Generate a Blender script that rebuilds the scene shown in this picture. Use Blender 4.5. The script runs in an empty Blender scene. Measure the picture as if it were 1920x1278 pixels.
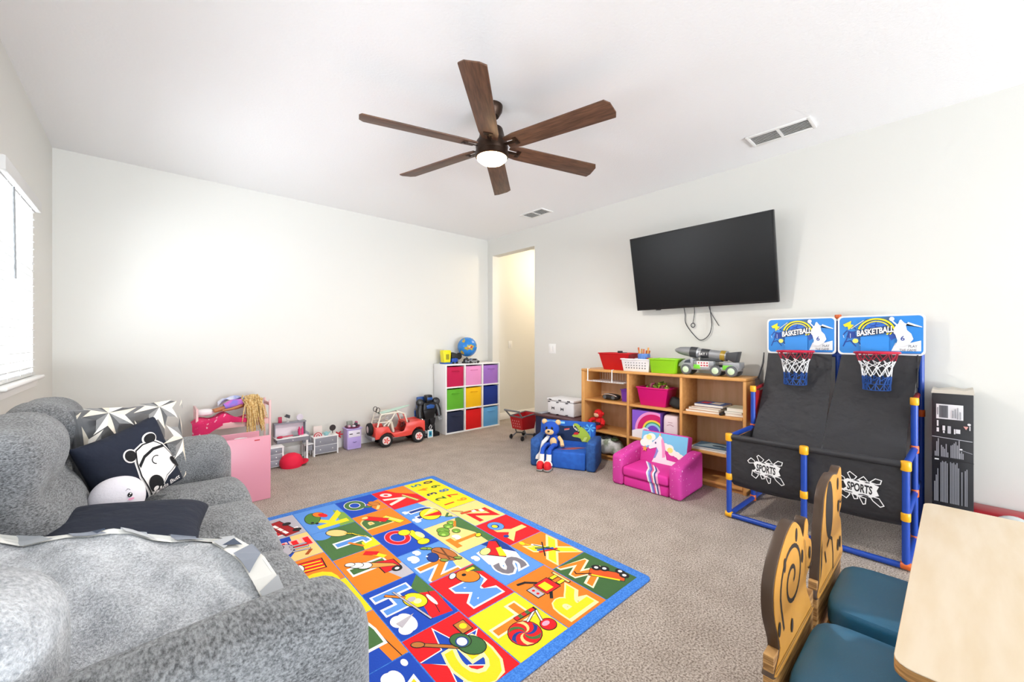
import bpy, bmesh, math, random
from mathutils import Vector, Matrix

random.seed(7)
SC = bpy.context.scene
COL = SC.collection
PI = math.pi
R = math.radians

# ------------------------------------------------------------------ camera
cam_d = bpy.data.cameras.new('camera')
cam = bpy.data.objects.new('camera', cam_d)
COL.objects.link(cam)
cam.location = (0, 0, 1.222)
cam.rotation_euler = (R(90), 0, R(-42.266))
cam_d.sensor_width = 36
cam_d.lens = 14.19
cam_d.clip_start = 0.03
SC.camera = cam

# ------------------------------------------------------------------ view, world, daylight and added fill
SC.view_settings.view_transform = 'Standard'
SC.view_settings.look = 'None'
SC.view_settings.gamma = 1
SC.view_settings.use_curve_mapping = False
SC.view_settings.exposure = 0.82
SC.cycles.diffuse_bounces = 4
SC.cycles.max_bounces = 7
SC.cycles.adaptive_threshold = 0.05
SC.cycles.caustics_reflective = False
SC.cycles.caustics_refractive = False

world = bpy.data.worlds.new('sky')
SC.world = world
world.use_nodes = True
bg = world.node_tree.nodes['Background']
bg.inputs[0].default_value = (0.86, 0.93, 1.0, 1)
bg.inputs[1].default_value = 2.6


def area(name, loc, rot, sx, sy, power, col=(1, 1, 1)):
    d = bpy.data.lights.new(name, 'AREA')
    d.shape = 'RECTANGLE'
    d.size, d.size_y = sx, sy
    d.energy = power
    d.color = col
    o = bpy.data.objects.new(name, d)
    COL.objects.link(o)
    o.location = loc
    o.rotation_euler = rot
    return o


# daylight through the seen side window, then added fill lamps outside unseen openings
area('daylight_side_window', (-0.84, 3.57, 1.50), (0, R(-116), 0), 1.15, 0.95, 33, (0.87, 0.925, 1.0))
area('fill_near_window', (-0.84, 1.55, 1.50), (0, R(-116), 0), 1.15, 0.95, 20, (0.87, 0.925, 1.0))  # added lamp at an unseen window, lights the near side
area('fill_patio_door', (1.75, -6.0, 1.35), (R(90), 0, 0), 3.3, 2.0, 15, (0.87, 0.925, 1.0))  # added fill from the unseen end of the room
area('fill_ceiling_uplight', (1.75, -6.2, 0.35), (R(132), 0, 0), 3.3, 0.9, 330, (0.86, 0.92, 1.0))  # added lamp tilted upward to brighten the ceiling

# ------------------------------------------------------------------ helpers
def srgb(h):
    if not isinstance(h, str):
        return h
    h = h.lstrip('#')
    out = []
    for i in (0, 2, 4):
        c = int(h[i:i + 2], 16) / 255
        out.append(c / 12.92 if c <= 0.04045 else ((c + 0.055) / 1.055) ** 2.4)
    return tuple(out)


_MATS = {}


def mat(name, col, rough=0.55, metal=0.0, noise=None, bump=None, spec=None, emit=None, coat=0, sheen=0, stretch=None):
    """noise=(scale, colour2, low, high)  bump=(scale, strength, distance)"""
    if name in _MATS:
        return _MATS[name]
    m = bpy.data.materials.new(name)
    m.use_nodes = True
    nt = m.node_tree
    b = nt.nodes['Principled BSDF']
    c = srgb(col)
    b.inputs['Base Color'].default_value = (*c, 1)
    b.inputs['Roughness'].default_value = rough
    b.inputs['Metallic'].default_value = metal
    if spec is not None:
        b.inputs['Specular IOR Level'].default_value = spec
    if coat:
        b.inputs['Coat Weight'].default_value = coat
    if sheen:
        b.inputs['Sheen Weight'].default_value = sheen
    if emit:
        b.inputs['Emission Color'].default_value = (*srgb(emit[0]), 1)
        b.inputs['Emission Strength'].default_value = emit[1]
    vec = None
    if noise or bump:
        tc = nt.nodes.new('ShaderNodeTexCoord')
        vec = tc.outputs['Object']
        if stretch:
            mp = nt.nodes.new('ShaderNodeMapping')
            mp.inputs['Scale'].default_value = stretch
            nt.links.new(vec, mp.inputs[0])
            vec = mp.outputs[0]
    if noise:
        n = nt.nodes.new('ShaderNodeTexNoise')
        n.inputs['Scale'].default_value = noise[0]
        n.inputs['Detail'].default_value = 4
        nt.links.new(vec, n.inputs['Vector'])
        r = nt.nodes.new('ShaderNodeValToRGB')
        r.color_ramp.elements[0].position = noise[2] if len(noise) > 2 else 0.35
        r.color_ramp.elements[1].position = noise[3] if len(noise) > 3 else 0.65
        r.color_ramp.elements[0].color = (*c, 1)
        r.color_ramp.elements[1].color = (*srgb(noise[1]), 1)
        nt.links.new(n.outputs[0], r.inputs[0])
        nt.links.new(r.outputs[0], b.inputs['Base Color'])
    if bump:
        n2 = nt.nodes.new('ShaderNodeTexNoise')
        n2.inputs['Scale'].default_value = bump[0]
        n2.inputs['Detail'].default_value = 3
        nt.links.new(vec, n2.inputs['Vector'])
        bp = nt.nodes.new('ShaderNodeBump')
        bp.inputs['Strength'].default_value = bump[1]
        bp.inputs['Distance'].default_value = bump[2] if len(bump) > 2 else 0.01
        nt.links.new(n2.outputs[0], bp.inputs['Height'])
        nt.links.new(bp.outputs[0], b.inputs['Normal'])
    _MATS[name] = m
    return m


def pl(col, rough=0.4):
    """plain moulded plastic / paint of one colour"""
    return mat('plastic_' + col + str(rough), col, rough)


def printmat(name, rough=0.8, bump=None, bumps=0.3):
    """reads the printed colours stored on the mesh"""
    if name in _MATS:
        return _MATS[name]
    m = bpy.data.materials.new(name)
    m.use_nodes = True
    nt = m.node_tree
    b = nt.nodes['Principled BSDF']
    b.inputs['Roughness'].default_value = rough
    a = nt.nodes.new('ShaderNodeAttribute')
    a.attribute_name = 'ink'
    nt.links.new(a.outputs['Color'], b.inputs['Base Color'])
    if bump:
        tc = nt.nodes.new('ShaderNodeTexCoord')
        n2 = nt.nodes.new('ShaderNodeTexNoise')
        n2.inputs['Scale'].default_value = bump
        nt.links.new(tc.outputs['Object'], n2.inputs['Vector'])
        bp = nt.nodes.new('ShaderNodeBump')
        bp.inputs['Strength'].default_value = bumps
        bp.inputs['Distance'].default_value = 0.005
        nt.links.new(n2.outputs[0], bp.inputs['Height'])
        nt.links.new(bp.outputs[0], b.inputs['Normal'])
    _MATS[name] = m
    return m


def link(name, me, parent=None):
    o = bpy.data.objects.new(name, me)
    COL.objects.link(o)
    if parent is not None:
        o.parent = parent
    return o


def tag(o, label=None, cat=None, group=None, kind=None):
    if label:
        o['label'] = label
    if cat:
        o['category'] = cat
    if group:
        o['group'] = group
    if kind:
        o['kind'] = kind
    return o


def thing(name, label, cat, loc=(0, 0, 0), rz=0.0, group=None, rot=None):
    o = bpy.data.objects.new(name, None)
    COL.objects.link(o)
    o.location = loc
    o.rotation_euler = rot if rot else (0, 0, rz)
    o.empty_display_size = 0.05
    return tag(o, label, cat, group)


def copy_tree(o, parent=None):
    c = o.copy()
    COL.objects.link(c)
    c.parent = parent
    for ch in list(o.children):
        copy_tree(ch, c)
    return c


class B:
    """collects shapes for ONE mesh object"""

    def __init__(self, M=None):
        self.v, self.f, self.k = [], [], []
        self.M = M

    def put(self, vs, fs, k=0):
        n = len(self.v)
        if self.M is not None:
            vs = [tuple(self.M @ Vector(p)) for p in vs]
        self.v += [tuple(p) for p in vs]
        self.f += [[i + n for i in f] for f in fs]
        self.k += [k] * len(fs)
        return self

    def box(self, x0, x1, y0, y1, z0, z1, k=0):
        vs = [(x0, y0, z0), (x1, y0, z0), (x1, y1, z0), (x0, y1, z0), (x0, y0, z1), (x1, y0, z1), (x1, y1, z1), (x0, y1, z1)]
        return self.put(vs, [(3, 2, 1, 0), (4, 5, 6, 7), (0, 1, 5, 4), (1, 2, 6, 5), (2, 3, 7, 6), (3, 0, 4, 7)], k)

    def taper(self, c, s0, s1, h, k=0, sh=(0, 0)):
        """box with a bottom of size s0 and a top of size s1"""
        x, y, z = c
        vs = [(x - s0[0] / 2, y - s0[1] / 2, z), (x + s0[0] / 2, y - s0[1] / 2, z), (x + s0[0] / 2, y + s0[1] / 2, z), (x - s0[0] / 2, y + s0[1] / 2, z)]
        x += sh[0]
        y += sh[1]
        vs += [(x - s1[0] / 2, y - s1[1] / 2, z + h), (x + s1[0] / 2, y - s1[1] / 2, z + h), (x + s1[0] / 2, y + s1[1] / 2, z + h), (x - s1[0] / 2, y + s1[1] / 2, z + h)]
        return self.put(vs, [(3, 2, 1, 0), (4, 5, 6, 7), (0, 1, 5, 4), (1, 2, 6, 5), (2, 3, 7, 6), (3, 0, 4, 7)], k)

    def prism(self, pts, a0, a1, ax='z', k=0):
        """polygon extruded along an axis; pts are the two other coordinates in cyclic order (z: xy, y: xz, x: yz)"""
        def p(u, v, w):
            return (u, v, w) if ax == 'z' else ((u, w, v) if ax == 'y' else (w, u, v))
        n = len(pts)
        vs = [p(u, v, a0) for u, v in pts] + [p(u, v, a1) for u, v in pts]
        fs = [list(range(n))[::-1], list(range(n, 2 * n))] + [(i, (i + 1) % n, n + (i + 1) % n, n + i) for i in range(n)]
        return self.put(vs, fs, k)

    def lathe(self, prof, n=20, c=(0, 0, 0), k=0, ax='z', a0=0, a1=2 * PI):
        full = abs(a1 - a0 - 2 * PI) < 1e-6
        m = n if full else n + 1
        vs = []
        for r, h in prof:
            for i in range(m):
                a = a0 + (a1 - a0) * i / n
                u, w = r * math.cos(a), r * math.sin(a)
                q = (u, w, h) if ax == 'z' else ((u, h, w) if ax == 'y' else (h, u, w))
                vs.append((q[0] + c[0], q[1] + c[1], q[2] + c[2]))
        fs = []
        for j in range(len(prof) - 1):
            for i in range(n):
                i2 = (i + 1) % m
                fs.append((j * m + i, j * m + i2, (j + 1) * m + i2, (j + 1) * m + i))
        if full:
            if prof[0][0] > 1e-6:
                fs.append(tuple(range(m))[::-1])
            if prof[-1][0] > 1e-6:
                fs.append(tuple(range((len(prof) - 1) * m, len(prof) * m)))
        return self.put(vs, fs, k)

    def cyl(self, c, r, h, ax='z', n=20, k=0, r2=None):
        return self.lathe([(r, 0), (r if r2 is None else r2, h)], n, c, k, ax)

    def tube(self, path, r, n=8, closed=False, k=0, flat=None):
        P = [Vector(p) for p in path]
        m = len(P)
        rr = r if isinstance(r, (list, tuple)) else [r] * m
        vs = []
        up = None
        for i in range(m):
            if closed:
                t = P[(i + 1) % m] - P[i - 1]
            else:
                t = P[min(i + 1, m - 1)] - P[max(i - 1, 0)]
            t.normalize()
            if up is None:
                up = Vector((0, 0, 1)) if abs(t.z) < 0.9 else Vector((1, 0, 0))
            a = t.cross(up)
            if a.length < 1e-4:
                a = t.cross(Vector((0, 1, 0)))
            a.normalize()
            b = a.cross(t).normalized()
            up = b
            for j in range(n):
                q = 2 * PI * j / n
                vs.append(P[i] + a * (math.cos(q) * rr[i]) + b * (math.sin(q) * rr[i] * (flat or 1)))
        fs = []
        for i in range(m if closed else m - 1):
            i2 = (i + 1) % m
            for j in range(n):
                j2 = (j + 1) % n
                fs.append((i * n + j, i * n + j2, i2 * n + j2, i2 * n + j))
        if not closed:
            fs.append(tuple(range(n))[::-1])
            fs.append(tuple(range((m - 1) * n, m * n)))
        return self.put(vs, fs, k)

    def puff(self, c, s, n=4.0, N=8, k=0, fn=None, M=None):
        """rounded, pillowy box: a cube grid pushed onto a superquadric"""
        idx, vs, fs = {}, [], []
        def vid(p):
            key = tuple(round(q, 6) for q in p)
            if key not in idx:
                e = (abs(p[0]) ** n + abs(p[1]) ** n + abs(p[2]) ** n) ** (1 / n)
                q = Vector(p) / e
                q = Vector((q.x * s[0] / 2, q.y * s[1] / 2, q.z * s[2] / 2))
                if fn:
                    q = Vector(fn(q))
                if M is not None:
                    q = M @ q
                idx[key] = len(vs)
                vs.append((q.x + c[0], q.y + c[1], q.z + c[2]))
            return idx[key]
        for ax in range(3):
            for sg in (-1, 1):
                for i in range(N):
                    for j in range(N):
                        q = []
                        for a, b in ((i, j), (i + 1, j), (i + 1, j + 1), (i, j + 1)):
                            u = math.tan((2 * a / N - 1) * PI / 4)
                            w = math.tan((2 * b / N - 1) * PI / 4)
                            p = [0, 0, 0]
                            p[ax] = sg
                            p[(ax + 1) % 3] = u
                            p[(ax + 2) % 3] = w
                            q.append(vid(p))
                        fs.append(q if sg > 0 else q[::-1])
        return self.put(vs, fs, k)

    def rbox(self, x0, x1, y0, y1, z0, z1, r, N=8, fn=None, k=0):
        """box with softly rounded edges of radius r, finely gridded so that it can be rumpled"""
        lo, hi = (x0, y0, z0), (x1, y1, z1)
        def ticks(a, b, rad):
            q = [a + rad * t for t in (0, .12, .35, .65, 1)]
            w = [a + rad + (b - a - 2 * rad) * i / N for i in range(1, N)]
            return q + w + [b - rad * t for t in (1, .65, .35, .12, 0)]
        T = [ticks(lo[i], hi[i], min(r, (hi[i] - lo[i]) / 2 - 1e-4)) for i in range(3)]
        idx, vs, fs = {}, [], []
        def vid(p):
            key = tuple(round(q, 6) for q in p)
            if key not in idx:
                inn = Vector([min(max(p[i], lo[i] + min(r, (hi[i] - lo[i]) / 2)), hi[i] - min(r, (hi[i] - lo[i]) / 2)) for i in range(3)])
                d = Vector(p) - inn
                rr_ = [min(r, (hi[i] - lo[i]) / 2) for i in range(3)]
                e = math.sqrt(sum((d[i] / rr_[i]) ** 2 for i in range(3)))
                q = inn + (d / e if e > 1 else d)
                if fn:
                    q = Vector(fn(q))
                idx[key] = len(vs)
                vs.append(tuple(q))
            return idx[key]
        for ax in range(3):
            u, w = (ax + 1) % 3, (ax + 2) % 3
            for sg in (0, 1):
                for i in range(len(T[u]) - 1):
                    for j in range(len(T[w]) - 1):
                        q = []
                        for a, b in ((i, j), (i + 1, j), (i + 1, j + 1), (i, j + 1)):
                            p = [0, 0, 0]
                            p[ax] = (lo, hi)[sg][ax]
                            p[u] = T[u][a]
                            p[w] = T[w][b]
                            q.append(vid(p))
                        fs.append(q if sg else q[::-1])
        return self.put(vs, fs, k)

    def ball(self, c, r, N=6, k=0, M=None):
        s = (2 * r,) * 3 if not isinstance(r, (tuple, list)) else [2 * q for q in r]
        return self.puff(c, s, 2.0, N, k, None, M)

    def grid(self, fn, nu, nv, k=0):
        vs = [fn(i / nu, j / nv) for j in range(nv + 1) for i in range(nu + 1)]
        w = nu + 1
        return self.put(vs, [(j * w + i, j * w + i + 1, (j + 1) * w + i + 1, (j + 1) * w + i) for j in range(nv) for i in range(nu)], k)

    def build(self, name, mats, parent=None, bevel=0, seg=2, ang=35, off=None, solid=0, smooth=True):
        """off: subtract this point (world numbers under a parent that stands there)"""
        vs = self.v
        if off is not None:
            vs = [(p[0] - off[0], p[1] - off[1], p[2] - off[2]) for p in vs]
        me = bpy.data.meshes.new(name)
        me.from_pydata(vs, [], self.f)
        if not isinstance(mats, (list, tuple)):
            mats = [mats]
        for m in mats:
            me.materials.append(m)
        me.polygons.foreach_set('material_index', self.k)
        bm = bmesh.new()
        bm.from_mesh(me)
        bmesh.ops.recalc_face_normals(bm, faces=bm.faces[:])
        if solid:
            bmesh.ops.solidify(bm, geom=bm.faces[:], thickness=solid)
        if bevel:
            es = [e for e in bm.edges if len(e.link_faces) == 2 and e.calc_face_angle(0) > R(30)]
            bmesh.ops.bevel(bm, geom=es, offset=bevel, segments=seg, affect='EDGES', clamp_overlap=True, profile=0.5)
        bm.to_mesh(me)
        bm.free()
        if smooth:
            me.polygons.foreach_set('use_smooth', [True] * len(me.polygons))
            me.set_sharp_from_angle(angle=R(ang))
        me.update()
        return link(name, me, parent)


def bx(name, m, dims, parent=None, bevel=0.004, off=None, seg=2):
    return B().box(*dims).build(name, m, parent, bevel, seg, off=off)


_TXT = {}


def text_tris(s, bold=0.0):
    """triangles of a word in the built-in lettering, 1 unit high capitals, centred"""
    if (s, bold) in _TXT:
        return _TXT[(s, bold)]
    cu = bpy.data.curves.new('lettering', 'FONT')
    cu.body = s
    cu.size = 1
    cu.offset = bold
    cu.resolution_u = 3
    cu.fill_mode = 'FRONT'
    o = bpy.data.objects.new('lettering', cu)
    COL.objects.link(o)
    bpy.context.view_layer.update()
    dg = bpy.context.evaluated_depsgraph_get()
    me = o.evaluated_get(dg).to_mesh()
    me.calc_loop_triangles()
    vs = [(v.co.x, v.co.y) for v in me.vertices]
    tris = [[vs[i] for i in t.vertices] for t in me.loop_triangles]
    o.evaluated_get(dg).to_mesh_clear()
    bpy.data.objects.remove(o)
    bpy.data.curves.remove(cu)
    if tris:
        xs = [p[0] for t in tris for p in t]
        ys = [p[1] for t in tris for p in t]
        cx, cy, h = (min(xs) + max(xs)) / 2, (min(ys) + max(ys)) / 2, max(max(ys) - min(ys), 1e-6)
        w = (max(xs) - min(xs)) / h
        tris = [[((p[0] - cx) / h, (p[1] - cy) / h) for p in t] for t in tris]
    else:
        w = 0
    _TXT[(s, bold)] = (tris, w)
    return _TXT[(s, bold)]


class Art:
    """flat printed artwork: coloured polygons in layers on a surface"""

    def __init__(self):
        self.p = []

    def poly(self, pts, c, lay=None):
        self.p.append((list(pts), srgb(c), lay))
        return self

    def rect(self, x0, y0, x1, y1, c):
        return self.poly([(x0, y0), (x1, y0), (x1, y1), (x0, y1)], c)

    def rrect(self, x0, y0, x1, y1, r, c):
        pts = []
        for cx, cy, a in ((x1 - r, y1 - r, 0), (x0 + r, y1 - r, 90), (x0 + r, y0 + r, 180), (x1 - r, y0 + r, 270)):
            for i in range(6):
                t = R(a + 18 * i)
                pts.append((cx + r * math.cos(t), cy + r * math.sin(t)))
        return self.poly(pts, c)

    def ell(self, x, y, a, b, c, rot=0, n=20, t0=0, t1=360):
        pts = []
        cr, sr = math.cos(R(rot)), math.sin(R(rot))
        full = t1 - t0 >= 360
        for i in range(n if full else n + 1):
            t = R(t0 + (t1 - t0) * i / n)
            u, w = a * math.cos(t), b * math.sin(t)
            pts.append((x + u * cr - w * sr, y + u * sr + w * cr))
        return self.poly(pts, c)

    def arc(self, x, y, r0, r1, c, t0=0, t1=360, n=20, sy=1.0):
        lay = self.lay()
        for i in range(n):
            a, b = R(t0 + (t1 - t0) * i / n), R(t0 + (t1 - t0) * (i + 1) / n)
            self.poly([(x + r0 * math.cos(a), y + sy * r0 * math.sin(a)), (x + r1 * math.cos(a), y + sy * r1 * math.sin(a)),
                       (x + r1 * math.cos(b), y + sy * r1 * math.sin(b)), (x + r0 * math.cos(b), y + sy * r0 * math.sin(b))], c, lay)
        return self

    def lay(self):
        return 1 + max([q[2] if q[2] is not None else i for i, q in enumerate(self.p)], default=0)

    def line(self, pts, w, c):
        lay = self.lay()
        for (x0, y0), (x1, y1) in zip(pts, pts[1:]):
            d = math.hypot(x1 - x0, y1 - y0) or 1
            nx, ny = -(y1 - y0) / d * w / 2, (x1 - x0) / d * w / 2
            ex, ey = (x1 - x0) / d * w * .3, (y1 - y0) / d * w * .3
            self.poly([(x0 - nx - ex, y0 - ny - ey), (x1 - nx + ex, y1 - ny + ey), (x1 + nx + ex, y1 + ny + ey), (x0 + nx - ex, y0 + ny - ey)], c, lay)
        return self

    def text(self, s, x, y, h, c, bold=0.0, rot=0, sx=1.0, skew=0.0, outline=None, ow=0.05):
        cr, sr = math.cos(R(rot)), math.sin(R(rot))
        for bd, cc in (((bold + ow, outline),) if outline else ()) + ((bold, c),):
            tr, w = text_tris(s, bd)
            hh = h * (1 + (2 * ow if cc == outline and outline else 0))
            lay = self.lay()
            for t in tr:
                self.poly([(x + (p[0] * sx + p[1] * skew) * hh * cr - p[1] * hh * sr, y + (p[0] * sx + p[1] * skew) * hh * sr + p[1] * hh * cr) for p in t], cc, lay)
        return self

    def build(self, name, place, parent=None, m=None, step=0.0003, dice=0, base=0.0004):
        """place(u, v, h) -> point"""
        vs, fs, cs = [], [], []
        jit = 0.0
        # compress layers
        lays = [(q[2] if q[2] is not None else i) for i, q in enumerate(self.p)]
        order, cur, last = [], -1, None
        for l in lays:
            if l != last:
                cur += 1
                last = l
            order.append(cur)
        for (pts, c, _), l in zip(self.p, order):
            polys = [pts]
            if dice:
                polys = self._dice(pts, dice)
            for q in polys:
                n = len(vs)
                jit += 1.5e-6
                vs += [(u, v, base + l * step + jit % (step * .8)) for u, v in q]
                fs.append(list(range(n, n + len(q))))
                cs.append(c)
        me = bpy.data.meshes.new(name)
        me.from_pydata([tuple(place(*p)) for p in vs], [], fs)
        at = me.color_attributes.new('ink', 'FLOAT_COLOR', 'CORNER')
        buf = []
        for f, c in zip(fs, cs):
            buf += [c[0], c[1], c[2], 1.0] * len(f)
        at.data.foreach_set('color', buf)
        me.materials.append(m or printmat('print_matt'))
        me.update()
        return link(name, me, parent)

    def _dice(self, pts, d):
        """cut a polygon on a square grid of pitch d so that it can follow a curved surface"""
        def clip(poly, ax, val, keep_less):
            out = []
            n = len(poly)
            for i in range(n):
                a, b = poly[i], poly[(i + 1) % n]
                ia = (a[ax] <= val) == keep_less or a[ax] == val
                ib = (b[ax] <= val) == keep_less or b[ax] == val
                if ia:
                    out.append(a)
                if ia != ib and a[ax] != b[ax]:
                    t = (val - a[ax]) / (b[ax] - a[ax])
                    out.append((a[0] + t * (b[0] - a[0]), a[1] + t * (b[1] - a[1])))
            return out
        tris = [pts]
        if len(pts) > 3:
            from mathutils.geometry import tessellate_polygon
            ix = tessellate_polygon([[Vector((p[0], p[1], 0)) for p in pts]])
            tris = [[pts[i] for i in t] for t in ix]
        for ax in (0, 1):
            nxt = []
            for t in tris:
                lo, hi = min(p[ax] for p in t), max(p[ax] for p in t)
                i = math.floor(lo / d) + 1
                rest = t
                while i * d < hi and len(rest) > 2:
                    a = clip(rest, ax, i * d, True)
                    if len(a) > 2:
                        nxt.append(a)
                    rest = clip(rest, ax, i * d, False)
                    i += 1
                if len(rest) > 2:
                    nxt.append(rest)
            tris = nxt
        return tris


def smooth_poly(pts, n=4):
    """closed Catmull-Rom curve through the points"""
    out = []
    m = len(pts)
    for i in range(m):
        p0, p1, p2, p3 = (Vector(pts[(i + k) % m]) for k in (-1, 0, 1, 2))
        for j in range(n):
            t = j / n
            q = .5 * ((2 * p1) + (p2 - p0) * t + (2 * p0 - 5 * p1 + 4 * p2 - p3) * t * t + (3 * p1 - p0 - 3 * p2 + p3) * t ** 3)
            out.append((q.x, q.y))
    return out


def flat(o, U, V):
    """placement of flat art: origin o, unit directions U (right) and V (up)"""
    o, U, V = Vector(o), Vector(U), Vector(V)
    N = U.cross(V).normalized()
    return lambda u, v, h: o + U * u + V * v + N * h


def rotm(rx=0, ry=0, rz=0):
    return (Matrix.Rotation(R(rz), 4, 'Z') @ Matrix.Rotation(R(ry), 4, 'Y') @ Matrix.Rotation(R(rx), 4, 'X'))


# ------------------------------------------------------------------ room
X0, X1, Y0, Y1, CH = -0.54, 3.84, -5.6, 4.77, 2.74
WALL = mat('wall_paint', '#e1e0da', 0.75, bump=(260, 0.12, 0.002))
CEIL = mat('ceiling_paint', '#f7f7f7', 0.8, bump=(70, 0.35, 0.004))
TRIM = mat('trim_white', '#f6f5f2', 0.4)
WHITE = mat('white_plastic', '#f4f4f2', 0.35)


def carpet():
    m = bpy.data.materials.new('carpet')
    m.use_nodes = True
    nt = m.node_tree
    b = nt.nodes['Principled BSDF']
    b.inputs['Roughness'].default_value = 1
    b.inputs['Specular IOR Level'].default_value = 0.1
    tc = nt.nodes.new('ShaderNodeTexCoord')
    n1 = nt.nodes.new('ShaderNodeTexNoise')
    n1.inputs['Scale'].default_value = 125
    n1.inputs['Detail'].default_value = 3
    n1.inputs['Roughness'].default_value = 0.7
    n2 = nt.nodes.new('ShaderNodeTexNoise')
    n2.inputs['Scale'].default_value = 6
    n2.inputs['Detail'].default_value = 4
    r1 = nt.nodes.new('ShaderNodeValToRGB')
    e = r1.color_ramp.elements
    e[0].position, e[1].position = 0.36, 0.62
    e[0].color = (*srgb('#82746a'), 1)
    e[1].color = (*srgb('#e0d5cb'), 1)
    mid = e.new(0.48)
    mid.color = (*srgb('#b9aca1'), 1)
    r2 = nt.nodes.new('ShaderNodeValToRGB')
    r2.color_ramp.elements[0].position, r2.color_ramp.elements[1].position = 0.35, 0.65
    r2.color_ramp.elements[0].color = (0.86, 0.85, 0.84, 1)
    r2.color_ramp.elements[1].color = (1, 1, 1, 1)
    mx = nt.nodes.new('ShaderNodeMix')
    mx.data_type = 'RGBA'
    mx.blend_type = 'MULTIPLY'
    mx.inputs[0].default_value = 1
    for n in (n1, n2):
        nt.links.new(tc.outputs['Object'], n.inputs['Vector'])
    nt.links.new(n1.outputs[0], r1.inputs[0])
    nt.links.new(n2.outputs[0], r2.inputs[0])
    nt.links.new(r1.outputs[0], mx.inputs[6])
    nt.links.new(r2.outputs[0], mx.inputs[7])
    nt.links.new(mx.outputs[2], b.inputs['Base Color'])
    bp = nt.nodes.new('ShaderNodeBump')
    bp.inputs['Strength'].default_value = 0.9
    bp.inputs['Distance'].default_value = 0.012
    nt.links.new(n1.outputs[0], bp.inputs['Height'])
    nt.links.new(bp.outputs[0], b.inputs['Normal'])
    return m


def struct(name, b, m, bevel=0, parent=None, label=None):
    o = b.build(name, m, parent, bevel)
    if parent is None:
        o['kind'] = 'structure'
        if label:
            o['label'] = label
    return o


struct('floor', B().box(X0 - .2, 7.2, Y0 - .2, 6.2, -0.1, 0), carpet(), label='beige speckled carpet covering the playroom floor')
struct('ceiling', B().box(X0 - .2, 7.2, Y0 - .2, 6.2, CH, CH + .1), CEIL, label='white textured ceiling above the playroom')
# back wall (far, behind the toys)
struct('wall_back', B().box(X0 - .2, X1 + .13, Y1, Y1 + .13, 0, CH), WALL, label='long cream wall behind the row of toys')
# window wall: the seen opening and an unseen one added for light
W1 = (3.12, 4.03, 1.0, 2.10)
W2 = (1.10, 2.01, 1.0, 2.10)
b = B()
ys = [Y0, W2[0], W2[1], W1[0], W1[1], Y1]
for i, (a, c) in enumerate(zip(ys, ys[1:])):
    if i in (1, 3):
        b.box(X0 - .16, X0, a, c, 0, 1.0).box(X0 - .16, X0, a, c, 2.10, CH)
    else:
        b.box(X0 - .16, X0, a, c, 0, CH)
struct('wall_left', b, WALL, label='cream window wall behind the grey sofa')
# television wall with the hall opening
DO = (3.777, 4.657, 2.49)
b = B().box(X1, X1 + .13, Y0, DO[0], 0, CH).box(X1, X1 + .13, DO[1], Y1, 0, CH).box(X1, X1 + .13, DO[0], DO[1], DO[2], CH)
struct('wall_right', b, WALL, label='cream wall carrying the television with an opening to the hall')
# wall behind the camera; its wide door opening is added for light
b = B().box(X0, .05, Y0 - .16, Y0, 0, CH).box(3.45, X1, Y0 - .16, Y0, 0, CH).box(.05, 3.45, Y0 - .16, Y0, 2.35, CH)
struct('wall_front', b, WALL, label='unseen cream wall with an added wide patio door behind the table')
# hall beyond the opening
b = B().box(X1 + .13, 7.0, Y1 - .02, Y1 + .13, 0, CH)
struct('wall_hall', b, WALL, label='hall wall seen through the opening')
struct('wall_hall_end', B().box(6.4, 6.5, 2.6, Y1, 0, CH).box(X1 + .13, 6.4, 2.5, 2.6, 0, CH), WALL, label='end wall of the hall')

# baseboards
def base(name, dims, label):
    struct(name, B().box(*dims), TRIM, 0.006, label=label)


base('baseboard_back', (X0, X1, Y1 - .014, Y1, 0, .105), 'white baseboard along the long cream wall')
base('baseboard_left', (X0, X0 + .014, Y0, Y1, 0, .105), 'white baseboard under the window')
base('baseboard_right', (X1 - .014, X1, Y0, DO[0], 0, .105), 'white baseboard along the television wall')
base('baseboard_hall', (X1 + .13, 6.4, Y1 - .034, Y1 - .02, 0, .105), 'white baseboard in the hall')

# glass
def glass():
    m = bpy.data.materials.new('window_glass')
    m.use_nodes = True
    nt = m.node_tree
    nt.nodes.clear()
    o = nt.nodes.new('ShaderNodeOutputMaterial')
    t = nt.nodes.new('ShaderNodeBsdfTransparent')
    g = nt.nodes.new('ShaderNodeBsdfGlossy')
    g.inputs['Roughness'].default_value = 0.02
    mx = nt.nodes.new('ShaderNodeMixShader')
    mx.inputs[0].default_value = 0.06
    nt.links.new(t.outputs[0], mx.inputs[1])
    nt.links.new(g.outputs[0], mx.inputs[2])
    nt.links.new(mx.outputs[0], o.inputs[0])
    return m


GLASS = glass()


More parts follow.
